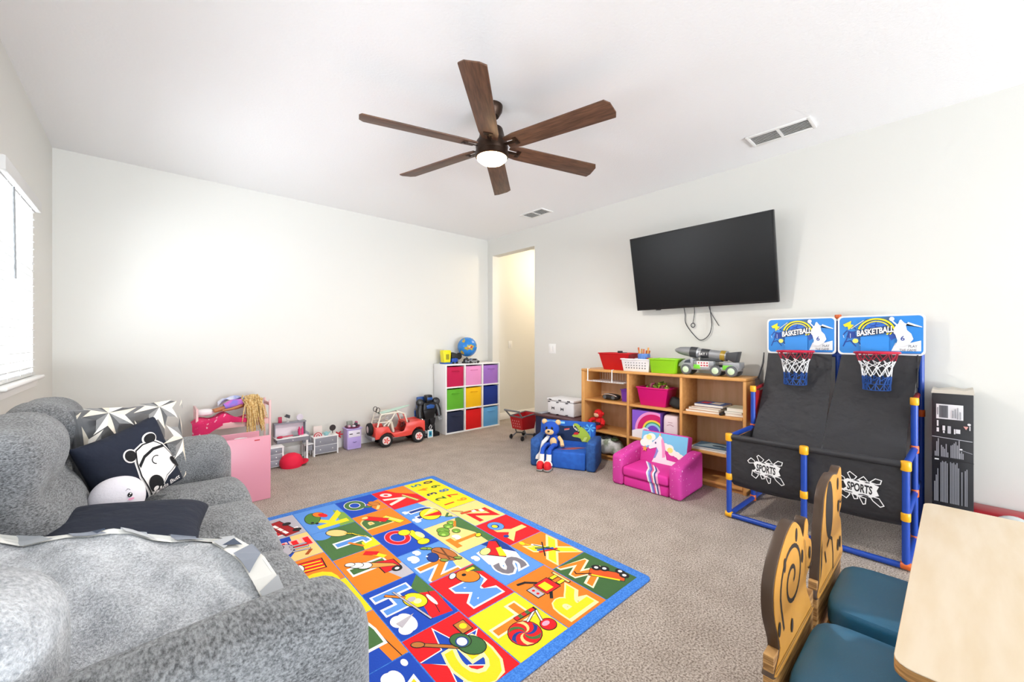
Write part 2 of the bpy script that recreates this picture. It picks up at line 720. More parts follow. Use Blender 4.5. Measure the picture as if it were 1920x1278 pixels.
def window(name, w, label, n):
    y0, y1, z0, z1 = w
    e = bpy.data.objects.new(name, None)
    COL.objects.link(e)
    e['kind'] = 'structure'
    e['label'] = label
    xo, xi = X0 - .13, X0 - .09
    b = B().box(xo, xi, y0, y0 + .045, z0, z1).box(xo, xi, y1 - .045, y1, z0, z1).box(xo, xi, y0 + .045, y1 - .045, z0, z0 + .05).box(xo, xi, y0 + .045, y1 - .045, z1 - .05, z1)
    b.box(xo, xi + .006, y0 + .045, y1 - .045, (z0 + z1) / 2 - .025, (z0 + z1) / 2 + .025)
    b.build('window_frame', TRIM, e, .004)
    for za, zb in ((z0 + .05, (z0 + z1) / 2 - .025), ((z0 + z1) / 2 + .025, z1 - .05)):
        B().box(xo + .015, xo + .02, y0 + .045, y1 - .045, za, zb).build('pane', GLASS, e)
    B().prism([(X0 - .09, z0 - .022), (X0 + .045, z0 - .022), (X0 + .05, z0 - .012), (X0 + .045, z0), (X0 - .09, z0)], y0 - .04, y1 + .04, 'y').build('window_sill', TRIM, e, .003)
    B().prism([(X0, z0 - .075), (X0 + .014, z0 - .07), (X0 + .024, z0 - .022), (X0, z0 - .022)], y0 - .015, y1 + .015, 'y').build('sill_apron', TRIM, e)


window('window_1', W1, 'white framed window with a deep sill above the far end of the sofa', 1)
window('added_window_2', W2, 'unseen white framed window added for light above the near end of the sofa', 2)
# panes of an unseen patio door, added to light the room evenly
e = bpy.data.objects.new('added_door_1', None)
COL.objects.link(e)
tag(e, 'unseen wide sliding glass patio door added for light at the open end of the room', kind='structure')
for i in range(2):
    xa = .05 + i * 1.7
    b = B().box(xa, xa + .07, Y0 - .1, Y0 - .05, 0, 2.35).box(xa + 1.63, xa + 1.7, Y0 - .1, Y0 - .05, 0, 2.35).box(xa + .07, xa + 1.63, Y0 - .1, Y0 - .05, 0, .09).box(xa + .07, xa + 1.63, Y0 - .1, Y0 - .05, 2.26, 2.35)
    b.build('door_frame', TRIM, e, .004)
    B().box(xa + .07, xa + 1.63, Y0 - .08, Y0 - .074, .09, 2.26).build('pane', GLASS, e)


# blinds
def blind(w, label):
    y0, y1, z0, z1 = w
    e = thing('window_blind', label, 'blind', (X0, (y0 + y1) / 2, z0))
    off = e.location
    BL = mat('blind_white', '#dadad8', 0.55)
    b = B().box(X0 - .045, X0 + .04, y0 - .012, y1 - .005, z1 - .045, z1 + .03)
    b.build('valance', BL, e, .008, off=off)
    n = 22
    zt, zb = z1 - .06, z0 + .045
    sl = B()
    for j in range(n):
        z = zb + (zt - zb) * j / (n - 1)
        sl = B().box(-.025, .025, y0 + .012 - off.y, y1 - .012 - off.y, -.0026, .0026)
        o = sl.build('slat', BL, e)
        o.location = (.0 - .012, 0, z - off.z)
        o.rotation_euler = (0, R(-30), 0)
    B().box(X0 - .032, X0 + .012, y0 + .012, y1 - .012, z0 + .004, z0 + .022).build('bottom_rail', BL, e, .004, off=off)
    for yy in (y0 + .16, (y0 + y1) / 2, y1 - .16):
        B().tube([(X0 + .016, yy, z1 - .05), (X0 + .016, yy, z0 + .01)], .0012, 6).build('ladder_cord', BL, e, off=off)
    B().tube([(X0 + .03, y0 + .2, z1 - .07), (X0 + .034, y0 + .21, z0 + .55)], .005, 8).build('tilt_wand', mat('clear_grey', '#8d9092', .2), e, off=off)
    return e


blind(W1, 'white slatted blind hanging in the window beyond the sofa')
blind(W2, 'white slatted blind in the unseen added window above the near sofa arm')


# wall plates
def plate(label, x, y, z, facing, rockers, s=(.075, .12)):
    e = thing('light_switch', label, 'switch', (x, y, z))
    M = rotm(rz=facing)
    b = B(M).box(-.006, 0, -s[0] / 2, s[0] / 2, -s[1] / 2, s[1] / 2)
    b.build('plate', WHITE, e, .002)
    for i in range(rockers):
        c = (i - (rockers - 1) / 2) * .047
        B(M).prism([(-.006, -.033), (-.006, .033), (-.012, .033), (-.008, -.033)], c - .016, c + .016, 'y').build('rocker', WHITE, e, .001)
    return e


plate('white double light switch on the television wall beside the opening', X1, 3.46, 1.125, 0, 2, (.12, .12))
plate('single light switch on the hall wall through the opening', 4.28, Y1 - .02, 1.165, 90, 1)


# ceiling vents
def vent(label, x, y, lx, ly):
    e = thing('ceiling_vent', label, 'vent', (x, y, CH), group='ceiling air vents')
    vm = mat('vent_white', '#efeeeb', .4)
    dk = mat('vent_dark', '#6d6c69', .8)
    t = .022
    b = B().box(-lx / 2, lx / 2, -ly / 2, -ly / 2 + t, -.012, 0).box(-lx / 2, lx / 2, ly / 2 - t, ly / 2, -.012, 0)
    b.box(-lx / 2, -lx / 2 + t, -ly / 2 + t, ly / 2 - t, -.012, 0).box(lx / 2 - t, lx / 2, -ly / 2 + t, ly / 2 - t, -.012, 0)
    b.build('vent_frame', vm, e, .003)
    B().box(-lx / 2 + t, lx / 2 - t, -.008, .008, -.011, 0).build('divider', vm, e)
    B().box(-lx / 2 + t, lx / 2 - t, -ly / 2 + t, ly / 2 - t, -.0025, -.0005).build('duct_back', dk, e)
    for s in (-1, 1):
        ya, yb = (-ly / 2 + t, -.008) if s < 0 else (.008, ly / 2 - t)
        for i in range(7):
            xx = -lx / 2 + t + (lx - 2 * t) * (i + .5) / 7
            o = B().box(-.0055, .0055, ya, yb, -.001, .001).build('slat', vm, e)
            o.location = (xx, 0, -.0075)
            o.rotation_euler = (0, R(-35), 0)
    return e


vent('white two-section ceiling vent above the television', 3.415, .86, .2, .40)
vent('small white ceiling vent near the hall opening', 3.435, 3.35, .2, .36)

# hall ceiling lamp
e = thing('hall_ceiling_lamp', 'round warm ceiling lamp in the hall', 'lamp', (5.0, 3.9, CH))
B().lathe([(.13, -.02), (.13, 0)], 24).build('lamp_base', TRIM, e)
B().lathe([(.0, -.09), (.08, -.075), (.12, -.045), (.125, -.02)], 24).build('lamp_shade', mat('warm_glow', '#fff3dc', .4, emit=('#ffd9a0', 9)), e)
d = bpy.data.lights.new('hall_lamp', 'POINT')
d.energy = 22
d.color = (1, .84, .62)
d.shadow_soft_size = .12
lo = bpy.data.objects.new('hall_lamp', d)
COL.objects.link(lo)
lo.location = (5.0, 3.9, CH - .2)

# ------------------------------------------------------------------ ceiling fan
FX, FY = 1.66, 2.02
BRONZE = mat('dark_bronze', '#3a2a20', .38, .75)
BLADE = mat('fan_blade_wood', '#6e4c38', .5, 0, noise=(9, '#4a3224', .35, .7), stretch=(1, 9, 9))
fan = thing('ceiling_fan', 'six-blade brown wooden ceiling fan with a glowing round lamp', 'fan', (FX, FY, CH))
B().lathe([(.0, -.075), (.045, -.07), (.066, -.035), (.07, -.008), (.07, 0)], 28).build('canopy', BRONZE, fan)
B().cyl((0, 0, -.15), .016, .085).build('downrod', BRONZE, fan)
B().lathe([(.0, -.135), (.05, -.138), (.07, -.15), (.078, -.18), (.085, -.215), (.1, -.235), (.105, -.27), (.1, -.3), (.092, -.325), (0, -.325)], 32).build('motor', BRONZE, fan)
B().lathe([(.1, -.295), (.107, -.3), (.107, -.33), (.1, -.336)], 32).build('lamp_ring', BRONZE, fan)
lamp = B().lathe([(.098, -.328), (.095, -.345), (.075, -.362), (.04, -.37), (0, -.372)], 32).build('lamp_lens', mat('fan_lamp', '#fff4e0', .5, emit=('#ffdca6', 14)), fan)
bl = []
for i in range(6):
    a = -135.8 + 60 * i
    M = Matrix.Rotation(R(a), 4, 'Z') @ Matrix.Translation((0, 0, -.268)) @ Matrix.Rotation(R(-13), 4, 'X')
    if i == 0:
        b = B().prism([(.115, -.05), (.19, -.062), (.78, -.072), (.805, -.04), (.812, .035), (.80, .07), (.19, .064), (.115, .05), (.115, .018), (.185, .014), (.185, -.014), (.115, -.018)], -.004, .004)
        o = b.build('blade', BLADE, fan, .0015)
        k = B().box(.07, .20, -.012, .012, -.009, -.0045).box(.17, .20, -.03, .03, -.009, -.0045).cyl((.185, 0, -.013), .006, .005, n=10)
        kk = k.build('bracket', BRONZE, o, .002)
        blade0 = o
    else:
        o = copy_tree(blade0, fan)
    o.matrix_local = M
d = bpy.data.lights.new('fan_lamp_light', 'AREA')
d.shape = 'DISK'
d.size = .17
d.energy = 25
d.color = (1, .95, .89)
lo = bpy.data.objects.new('fan_lamp_light', d)
COL.objects.link(lo)
lo.location = (FX, FY, CH - .378)

# ------------------------------------------------------------------ television
TVX, TVY, TVZ = 3.72, 1.568, 1.53
tv = thing('television', 'large black flat television tilted forward on the cream wall', 'television', (TVX, TVY, TVZ))
T = rotm(ry=-11.7)
BLK = mat('tv_black', '#17181a', .35)
W, HH = 1.245, .72
B(T).box(0, .035, -W / 2, W / 2, 0, HH).build('casing', BLK, tv, .004)
B(T).box(-.003, -.0005, -W / 2 + .011, W / 2 - .011, .018, HH - .011).build('screen', mat('tv_screen', '#0d0e0f', .33, spec=.3), tv)
B(T).box(.002, .018, W / 2 - .25, W / 2 - .2, -.008, 0).box(.03, .06, -.3, .3, .12, .5).build('rear_housing', BLK, tv, .003)
B().box(.04, X1 - TVX, -.2, .2, .28, .32).box(.03, X1 - TVX, -.2, .2, .42, .46).box(X1 - TVX - .02, X1 - TVX, -.25, .25, .22, .5).build('wall_mount', mat('mount_black', '#222224', .5, .5), tv, .003)
CAB = mat('cable_grey', '#33353a', .5)
def cable(pts, r=.004):
    # smooth curve through points
    P = [Vector(p) for p in pts]
    out = []
    for i in range(len(P) - 1):
        p0, p1, p2, p3 = P[max(i - 1, 0)], P[i], P[i + 1], P[min(i + 2, len(P) - 1)]
        for t in range(6):
            t /= 6
            out.append(.5 * ((2 * p1) + (p2 - p0) * t + (2 * p0 - 5 * p1 + 4 * p2 - p3) * t * t + (3 * p1 - p0 - 3 * p2 + p3) * t ** 3))
    return out + [P[-1]]
dx = X1 - TVX - .02
B().tube(cable([(dx - .03, .18, .06), (dx, .175, -.05), (dx, .168, -.14), (dx, .10, -.24), (dx, .03, -.30), (dx, -.04, -.26), (dx, -.07, -.17), (dx, -.06, -.05), (dx - .03, -.06, .06)]), .004, 6).build('cable', CAB, tv)
B().tube(cable([(dx - .03, .08, .06), (dx, .085, -.04), (dx, .10, -.14)]), .0035, 6).tube([(dx, .10 + .018 * math.cos(t * PI / 6), -.16 + .02 * math.sin(t * PI / 6)) for t in range(12)], .004, 6, True).build('cable', CAB, tv)
B().tube(cable([(dx - .03, -.045, .06), (dx, -.06, -.04), (dx, -.12, -.15), (dx, -.135, -.17)]), .003, 6).build('cable', CAB, tv)

# ------------------------------------------------------------------ sofa
def fabric(name, dark, light, fine, coarse, mix, bump, weave=None):
    """two-tone pile fabric: fine fibre speckle over broad soft patches"""
    m = bpy.data.materials.new(name)
    m.use_nodes = True
    nt = m.node_tree
    b = nt.nodes['Principled BSDF']
    b.inputs['Roughness'].default_value = 1
    b.inputs['Sheen Weight'].default_value = .25
    b.inputs['Specular IOR Level'].default_value = .15
    tc = nt.nodes.new('ShaderNodeTexCoord')
    mp = nt.nodes.new('ShaderNodeMapping')
    mp.inputs['Scale'].default_value = weave or (1, 1, 1)
    nt.links.new(tc.outputs['Object'], mp.inputs[0])
    n1 = nt.nodes.new('ShaderNodeTexNoise')
    n1.inputs['Scale'].default_value = fine
    n1.inputs['Detail'].default_value = 3
    n1.inputs['Roughness'].default_value = .65
    n2 = nt.nodes.new('ShaderNodeTexNoise')
    n2.inputs['Scale'].default_value = coarse
    n2.inputs['Detail'].default_value = 4
    nt.links.new(mp.outputs[0], n1.inputs['Vector'])
    nt.links.new(tc.outputs['Object'], n2.inputs['Vector'])
    mx = nt.nodes.new('ShaderNodeMix')
    mx.inputs[0].default_value = mix
    nt.links.new(n1.outputs[0], mx.inputs[2])
    nt.links.new(n2.outputs[0], mx.inputs[3])
    r = nt.nodes.new('ShaderNodeValToRGB')
    r.color_ramp.elements[0].position, r.color_ramp.elements[1].position = .36, .62
    r.color_ramp.elements[0].color = (*srgb(dark), 1)
    r.color_ramp.elements[1].color = (*srgb(light), 1)
    nt.links.new(mx.outputs[0], r.inputs[0])
    nt.links.new(r.outputs[0], b.inputs['Base Color'])
    bp = nt.nodes.new('ShaderNodeBump')
    bp.inputs['Strength'].default_value = bump
    bp.inputs['Distance'].default_value = .006
    nt.links.new(n1.outputs[0], bp.inputs['Height'])
    nt.links.new(bp.outputs[0], b.inputs['Normal'])
    return m


SOFA = fabric('sofa_chenille', '#494b4e', '#979a9d', 170, 9, .22, .6, (1, .35, 1.6))
sofa = thing('sofa', 'long grey chenille sofa with puffy cushions under the window', 'sofa', (-.08, 1.88, 0))
so = sofa.location
def rumple(a, f, ph=0):
    return lambda q: (q.x + a * math.sin(f * q.y + 3 * q.z + ph), q.y + a * .6 * math.sin(f * .8 * q.x + ph), q.z + a * math.sin(f * .9 * q.x + f * .6 * q.y + ph))
B().rbox(-.50, .32, .83, 3.14, .05, .30, .03).build('seat_base', SOFA, sofa, off=so)
B().rbox(-.53, -.39, .80, 3.16, .06, .82, .06, 14).build('back_frame', SOFA, sofa, off=so)
B().rbox(-.50, .36, .795, 1.02, .06, .69, .075, 12, rumple(.005, 9, .5)).build('armrest', SOFA, sofa, off=so)
B().rbox(-.50, .385, 2.82, 3.18, .06, .645, .09, 10, rumple(.006, 9, 2)).build('armrest', SOFA, sofa, off=so)
for i, (ya, yb) in enumerate(((1.02, 1.74), (1.735, 2.38), (2.375, 2.84))):
    def sag(q, i=i, ya=ya, yb=yb):
        t = (q.y - ya) / (yb - ya)
        up = max(0, (q.z - .3) / .17)
        return (q.x + .012 * math.sin(PI * t) * (1 if q.x > 0 else 0), q.y, q.z + up * (.018 * math.sin(PI * t) + .006 * math.sin(9 * q.x + i)))
    b = B().rbox(-.40, .405, ya, yb, .28, .455, .075, 10, sag)
    b.build('seat_cushion', SOFA, sofa, off=so)
    B().rbox(.30, .385, ya + .004, yb - .004, .07, .30, .035, 6).build('front_panel', SOFA, sofa, off=so)
for i, (ya, yb, zt) in enumerate(((1.16, 1.86, .80), (1.87, 2.53, .925), (2.54, 3.16, .925))):
    def puffy(q, i=i, ya=ya, yb=yb, zt=zt):
        t = (q.z - .42) / (zt - .42)
        u = (q.y - ya) / (yb - ya)
        f = 1 if q.x > -.35 else 0
        belly = .105 * math.exp(-((t - .28) / .30) ** 2) + .035 * math.exp(-((t - .80) / .16) ** 2) - .022 * math.exp(-((t - .58) / .07) ** 2)
        side = math.sin(PI * min(max(u, 0), 1)) ** .5
        return (q.x + f * belly * (.35 + .65 * side) + .006 * math.sin(11 * q.y + 9 * q.z + i), q.y + .012 * math.sin(8 * q.z + i), q.z + .022 * side * max(0, t) ** 2 + .008 * math.sin(13 * q.y + i * 2) * t)
    xf = -.26 if i else -.34
    B().rbox(-.46, xf, ya, yb, .42, zt, .085, 14, puffy).build('back_cushion', SOFA, sofa, off=so)
for x in (-.46, .3):
    for y in (.87, 3.1):
        B().cyl((x, y, 0), .025, .06, n=12).build('foot', mat('sofa_foot', '#2a2422', .5), sofa, off=so)


# ------------------------------------------------------------------ pillows
def pillow(name, label, cat, c, w, h, t, M, m, art=None, artname='printed_face', n=None):
    """a square pillow: local x right, y up, z out of the face"""
    e = thing(name, label, cat, c)
    e.matrix_world = Matrix.Translation(c) @ M
    N = 30
    def surf(u, v, s):
        # u,v in -1..1 ; pinched corners
        k = max(0, (1 - u ** 4)) ** .5 * max(0, (1 - v ** 4)) ** .5
        pin = 1 - .07 * (1 - u * u) * 1.0
        pin2 = 1 - .07 * (1 - v * v)
        return (u * w / 2 * pin2, v * h / 2 * pin, s * (t / 2 * k ** .8))
    b = B()
    for s in (1, -1):
        b.grid(lambda a, c_: surf(math.sin((a - .5) * PI), math.sin((c_ - .5) * PI), s), N, N)
    o = b.build('cover', m, e, ang=80)
    if art:
        # invert approximately: art given in -1..1 face units
        art.build(artname, lambda u, v, hh: Vector(surf(max(-1, min(1, u)), max(-1, min(1, v)), 1)) + Vector((0, 0, hh)), e, printmat('print_fabric', .9), dice=.09, step=.0006, base=.0015)
    return e


def facing(rx, rz):
    # pillow face normal starts at +z, up at +y ; stand it up to face -Y then lean and turn
    return rotm(rz=rz) @ rotm(rx=90 - rx)


NAVY = mat('navy_cotton', '#1a2132', .9, bump=(14, .5, .02))
# geometric pillow
a = Art()
gc = ['#f3efe6', '#5d5e60', '#8a8a8a', '#e6dccb', '#6f6f70', '#cfc6b8']
a.rect(-.955, -.955, .955, .955, '#77787a')
rg = random.Random(5)
for i in range(-2, 3):
    for j in range(-2, 3):
        cx, cy = i * .95 + (.475 if j % 2 else 0), j * .82
        for k in range(8):
            t0, t1 = R(45 * k + 8), R(45 * k + 53)
            r0 = .58 if k % 2 else .50
            q = [(cx, cy), (cx + r0 * math.cos(t0), cy + r0 * math.sin(t0)), (cx + .3 * math.cos((t0 + t1) / 2), cy + .3 * math.sin((t0 + t1) / 2))]
            q2 = [(cx, cy), (cx + .3 * math.cos((t0 + t1) / 2), cy + .3 * math.sin((t0 + t1) / 2)), (cx + r0 * math.cos(t1), cy + r0 * math.sin(t1))]
            for qq, cc in ((q, gc[0] if k % 2 else gc[1]), (q2, gc[3] if k % 2 else gc[2])):
                qq = [(max(-.95, min(.95, x)), max(-.95, min(.95, y))) for x, y in qq]
                a.poly(qq, cc)
pillow('geometric_pillow', 'cream and grey star-patterned pillow leaning behind the panda pillow', 'pillow', (-.085, 2.69, .70), .36, .43, .14, facing(14, 22) @ rotm(rz=-2), mat('linen_grey', '#86878a', .95), a)

# panda pillow
a = Art()
WHT, BKK = '#f2eeec', '#15161a'
pts = [(-.02, .42), (.2, .5), (.5, .46), (.7, .25), (.86, -.1), (.92, -.42), (.7, -.52), (.45, -.62), (.3, -.8), (.1, -.98), (-.05, -.92), (-.1, -.7), (-.16, -.3), (-.12, .1)]
a.poly([(x * 1.06 + (.01 if x > .3 else -.03), y * 1.06) for x, y in pts], WHT)
a.ell(-.17, .34, .17, .19, WHT).ell(.44, .55, .2, .17, WHT)
a.ell(-.17, .34, .135, .155, BKK).ell(.45, .55, .165, .13, BKK)
a.poly(pts, BKK)
a.poly([(.36 + (x - .36) * .95, -.2 + (y + .2) * .95) for x, y in pts], WHT)
a.poly([(-.1, .02), (.1, .2), (.4, .29), (.7, .24), (.71, .16), (.4, .21), (.12, .12), (-.09, -.08)], BKK)
a.arc(.36, -.06, .1, .125, BKK, 40, 250)
a.ell(.12, -.68, .19, .26, BKK, 8).ell(.84, -.36, .09, .2, BKK, 25)
a.ell(.08, -.80, .07, .06, WHT).ell(.0, -.90, .03, .03, WHT).ell(.2, -.84, .03, .03, WHT).ell(.12, -.93, .03, .03, WHT)
a.text('Panda Butt', .38, -.86, .13, WHT, .012, 8)
pillow('panda_pillow', 'dark navy pillow printed with a white panda seen from behind', 'pillow', (-.045, 2.47, .665), .335, .345, .12, facing(12, 36) @ rotm(rz=14), NAVY, a)

# round white plush pillow with a small face
a = Art()
a.ell(.42, -.05, .085, .11, '#141418').ell(.44, 0, .03, .035, '#ffffff').ell(.40, -.09, .015, .02, '#ffffff')
a.arc(.33, .13, .09, .11, '#33333a', 20, 100).line([(.27, .16), (.33, .22)], .015, '#33333a')
a.ell(.46, -.25, .11, .05, '#f3a3c4', 12)
e = thing('plush_pillow', 'round white plush cushion with a small drawn face between the dark pillows', 'pillow', (-.09, 2.27, .575))
e.matrix_world = Matrix.Translation((-.082, 2.27, .59)) @ facing(25, 2)
PLU = mat('white_plush', '#eeeaf2', .95, bump=(120, .3, .004))
def egg(u, v):
    r2 = min(1, u * u + v * v)
    return Vector((u * .085, v * .085, .05 * math.sqrt(max(0, 1 - r2 ** 1.4))))
B().puff((0, 0, 0), (.17, .17, .10), 2.2, 12).build('body', PLU, e)
a.build('face_print', lambda u, v, h: egg(u, v) + Vector((0, 0, h + .0015)), e, printmat('print_fabric', .9), dice=.08, step=.0005)

# navy pillow lying across the seat
pillow('navy_pillow', 'plain dark navy pillow lying across the seat behind the grey throw', 'pillow', (-.05, 1.93, .545), .44, .46, .15, rotm(rz=-8) @ rotm(rx=2, ry=8), NAVY)

# ------------------------------------------------------------------ throw
THROW = fabric('throw_fleece', '#95999f', '#e2e5e9', 190, 16, .4, .9)
thr = thing('throw_blanket', 'fuzzy light grey throw heaped over the near seat with a white patterned lining', 'blanket', (-.05, 1.35, .48))
off = thr.location
def lerp(a, b, t):
    return a + (b - a) * t
def ridge(s):
    x = lerp(-.47, .17, s)
    y = lerp(1.80, 1.32, s) + .02 * math.sin(9 * s)
    z = .745 - .06 * s + .01 * math.sin(11 * s + 1)
    return Vector((x, y, z))
def foot(s):
    return Vector((lerp(-.47, .27, s), lerp(1.03, 1.03, s), lerp(.50, .56, s)))
def backf(s):
    return Vector((lerp(-.47, .19, s), lerp(1.93, 1.50, s), .50))
def top(s, t, h=0.0):
    r, f = ridge(s), foot(s)
    p = r.lerp(f, t)
    p.z += .03 * math.sin(PI * t) + .008 * math.sin(13 * s + 5 * t) + .005 * math.sin(31 * s - 9 * t) + h
    return p
def back(s, t, h=0.0):
    r, f = ridge(s), backf(s)
    p = r.lerp(f, t)
    p.y += .03 * math.sin(PI * t)
    p.z += .03 * math.sin(PI * t) * (1 - t)
    return p + Vector((0, h, h * .5))
b = B().grid(lambda s, t: top(s, t), 34, 18)
b.grid(lambda s, t: back(1 - s, t), 34, 8)
# right end drop to the seat
b.grid(lambda s, t: (lambda p: Vector((p.x + .03 * math.sin(PI * t / 2), p.y, lerp(p.z, .48, t))))(top(1, s)), 18, 4)
b.build('fleece', THROW, thr, off=off, ang=70)
# lining strip folded over the edge: pale cloth with grey print
a = Art()
a.rect(0, 0, 1, 1, '#ecebe6')
rg = random.Random(11)
for i in range(9):
    x = i / 9 + .02
    a.poly([(x, .0), (x + .05, .1), (x + .09, 1), (x + .02, 1)], '#8e94a0' if i % 2 else '#b9bcc0')
    if i % 3 == 0:
        a.poly([(x + .05, .2), (x + .1, .3), (x + .07, .9)], '#4c5668')
def hem(u, v, h):
    if u < .72:
        s = u / .72
        if v < .5:
            p = back(s, (.5 - v) * .5)
        else:
            p = top(s, (v - .5) * .09)
        return Vector(p) + Vector((0, 0, h + .004)) - Vector(off)
    t = (u - .72) / .28
    p = top(1, t * .94)
    return Vector(p) + Vector((-.05 * v + .012, 0, h + .004)) - Vector(off)
a.build('lining_hem', hem, thr, printmat('print_fabric', .9), dice=.045, step=.0006)
# lighter fleece pillow slumped by the near arm
e = thing('fleece_pillow', 'light grey fuzzy cushion slumped beside the near sofa arm', 'pillow', (-.31, 1.11, .48))
B().puff((0, 0, .16), (.40, .30, .345), 3.2, 16, fn=lambda q: (q.x + .008 * math.sin(12 * q.y), q.y, q.z + .006 * math.sin(16 * q.x))).build('cover', fabric('throw_fleece_pale', '#8f9398', '#d9dbde', 150, 14, .4, .9), e)

# ------------------------------------------------------------------ alphabet rug
RX0, RX1, RY0, RY1 = .43, 1.926, 1.05, 3.18
rug = thing('alphabet_rug', 'bright alphabet rug with blue border in front of the sofa', 'rug', (RX0, RY0, 0))
ro = rug.location
RUGM = mat('rug_blue', '#2f6fc9', .95, noise=(160, '#4b8ade', .4, .6), bump=(300, .4, .003))
pts = []
for cx, cy, a0 in ((RX1 - .03, RY1 - .03, 0), (RX0 + .03, RY1 - .03, 90), (RX0 + .03, RY0 + .03, 180), (RX1 - .03, RY0 + .03, 270)):
    for i in range(5):
        t = R(a0 + 22.5 * i)
        pts.append((cx + .03 * math.cos(t), cy + .03 * math.sin(t)))
B().prism(pts, 0.0, .009).build('border', RUGM, rug, .003, 2, off=ro)
PR = printmat('print_rug', .95, 260, .35)
BL_, LB, RD, OR, YE, GR, PE, GY, NV, WT, BK, PK, BR = '#1246b4', '#5b93de', '#e8121c', '#f4801c', '#f8d81c', '#47703c', '#f6cf83', '#b9b3bc', '#123a8c', '#f4f0ee', '#1a1a1c', '#f2a6c2', '#a85f28'
cols = [(1.60, 1.87), (1.323, 1.60), (1.045, 1.323), (.763, 1.045), (.486, .763)]


def cell(ci, ya, yb, bgc, draw):
    xa, xb = cols[ci]
    w, h = yb - ya, xb - xa
    a = Art()
    g = .0025
    a.rect(0, 0, w, h, '#5a5f58')
    a.rect(g, g, w - g, h - g, bgc)
    draw(a, w, h)
    # right is +Y, up is -X
    o = a.build('printed_square', lambda u, v, hh: Vector((xb - ro.x - min(max(v, g), h - g), ya - ro.y + min(max(u, g), w - g), .0093 + hh)), rug, PR, step=.00012, base=.0002)
    return o


def L(a, s, w, h, u, v, col, out=None, size=.17, sx=1.0, rot=0):
    a.text(s, u * w, v * h, size, col, .03, rot, sx, outline=out, ow=.055)


def outl(a, x, y, rx, ry, c, rot=0):
    a.ell(x, y, rx + .004, ry + .004, BK, rot).ell(x, y, rx, ry, c, rot)


def cloud(a, x, y, s):
    a.ell(x, y, .035 * s, .02 * s, WT).ell(x - .02 * s, y + .012 * s, .018 * s, .016 * s, WT).ell(x + .014 * s, y + .014 * s, .022 * s, .017 * s, WT)


def d_num(a, w, h):
    for i, (s, c) in enumerate(zip('12345', ('#c83c14', '#2f5d2c', '#1c2f5c', '#f08c18', '#2f7f86'))):
        a.text(s, w * (.13 + .19 * i), h * .70, .085, c, .03)
    for i, (s, c) in enumerate(zip('67890', ('#f08c18', '#d0361a', '#3f74a8', '#4d6e22', '#1c2340'))):
        a.text(s, w * (.13 + .19 * i), h * .28, .085, c, .03)
def d_Z(a, w, h):
    L(a, 'Z', w, h, .32, .45, RD, None, .17, 1.1)
    a.line([(.14, .05), (.2, .12), (.22, .22)], .03, BK).line([(.14, .05), (.2, .12), (.22, .22)], .022, '#d8481c')
    a.rect(.15, .07, .19, .10, WT).rect(.18, .12, .21, .15, WT).line([(.24, .2), (.3, .25)], .012, BR)
def d_Y(a, w, h):
    L(a, 'Y', w, h, .38, .45, PE, None, .19, 1.15)
    outl(a, .25, .17, .06, .05, LB)
    a.ell(.25, .175, .03, .026, NV).ell(.25, .178, .022, .018, YE)
    a.ell(.1, .21, .018, .018, NV)
def d_X(a, w, h):
    L(a, 'X', w, h, .42, .42, YE, '#fdeaa0', .19, 1.15)
    for i in range(5):
        a.line([(.13 + .02 * i, .09 + .012 * i), (.17 + .022 * i, .19 - .006 * i)], .018, (RD, BL_, GR, YE, WT)[i])
    a.line([(.1, .1), (.25, .16)], .008, BK).line([(.12, .2), (.24, .1)], .008, BK)
    a.ell(.31, .2, .022, .014, YE).line([(.29, .19), (.22, .17)], .006, YE)
def d_W(a, w, h):
    L(a, 'W', w, h, .68, .55, OR, '#fff2c8', .17, .95)
    a.line([(.06, .06), (.18, .13)], .075, BK).line([(.06, .06), (.18, .13)], .065, '#d8531c')
    a.line([(.05, .09), (.17, .155)], .012, YE)
    for x, y in ((.035, .035), (.07, .02), (.14, .06), (.175, .085)):
        outl(a, x + .02, y, .022, .022, BK)
        a.ell(x + .02, y, .011, .011, WT)
    a.line([(.18, .15), (.23, .21), (.25, .2)], .006, BK)
def d_R(a, w, h):
    L(a, 'R', w, h, .30, .5, YE, '#fdeea8', .18, 1.15)
    x, y = .265, .13
    a.rect(x - .05, y - .055, x + .05, y + .045, BK).rect(x - .045, y - .05, x + .045, y + .04, RD).rect(x - .03, y - .02, x + .03, y + .03, YE)
    a.rect(x - .042, y + .05, x + .042, y + .10, BK).rect(x - .037, y + .053, x + .037, y + .095, GY).ell(x - .015, y + .075, .008, .008, RD).ell(x + .015, y + .075, .008, .008, RD)
    a.line([(x - .05, y + .02), (x - .08, y + .05)], .016, BK).line([(x + .05, y + .02), (x + .09, y + .06), (x + .1, y + .1)], .016, BK)
    for s in (-.025, .025):
        a.rect(x + s - .014, y - .10, x + s + .014, y - .055, BK).rect(x + s - .01, y - .1, x + s + .01, y - .06, YE)
    a.rect(x - .06, y - .118, x + .06, y - .1, BK).rect(x - .055, y - .115, x + .055, y - .103, PE)
def d_S(a, w, h):
    a.poly([(.18, .02), (.3, 0), (w, 0), (w, .12), (.3, .08)], NV)
    cloud(a, .3, .23, .8)
    a.poly([(.12, .05), (.2, .02), (.36, .1), (.34, .2), (.2, .22), (.12, .14)], WT)
    L(a, 'S', w, h, .30, .50, '#77727c', WT, .17, 1.3)
    a.poly([(.19, .1), (.37, .02), (.405, .06), (.3, .18)], BK)
    a.poly([(.2, .1), (.37, .03), (.4, .06), (.3, .17)], RD)
    a.poly([(.2, .09), (.3, .05), (.31, .08), (.23, .12)], YE)
    outl(a, .32, .15, .028, .04, '#d7dc8c', 30)
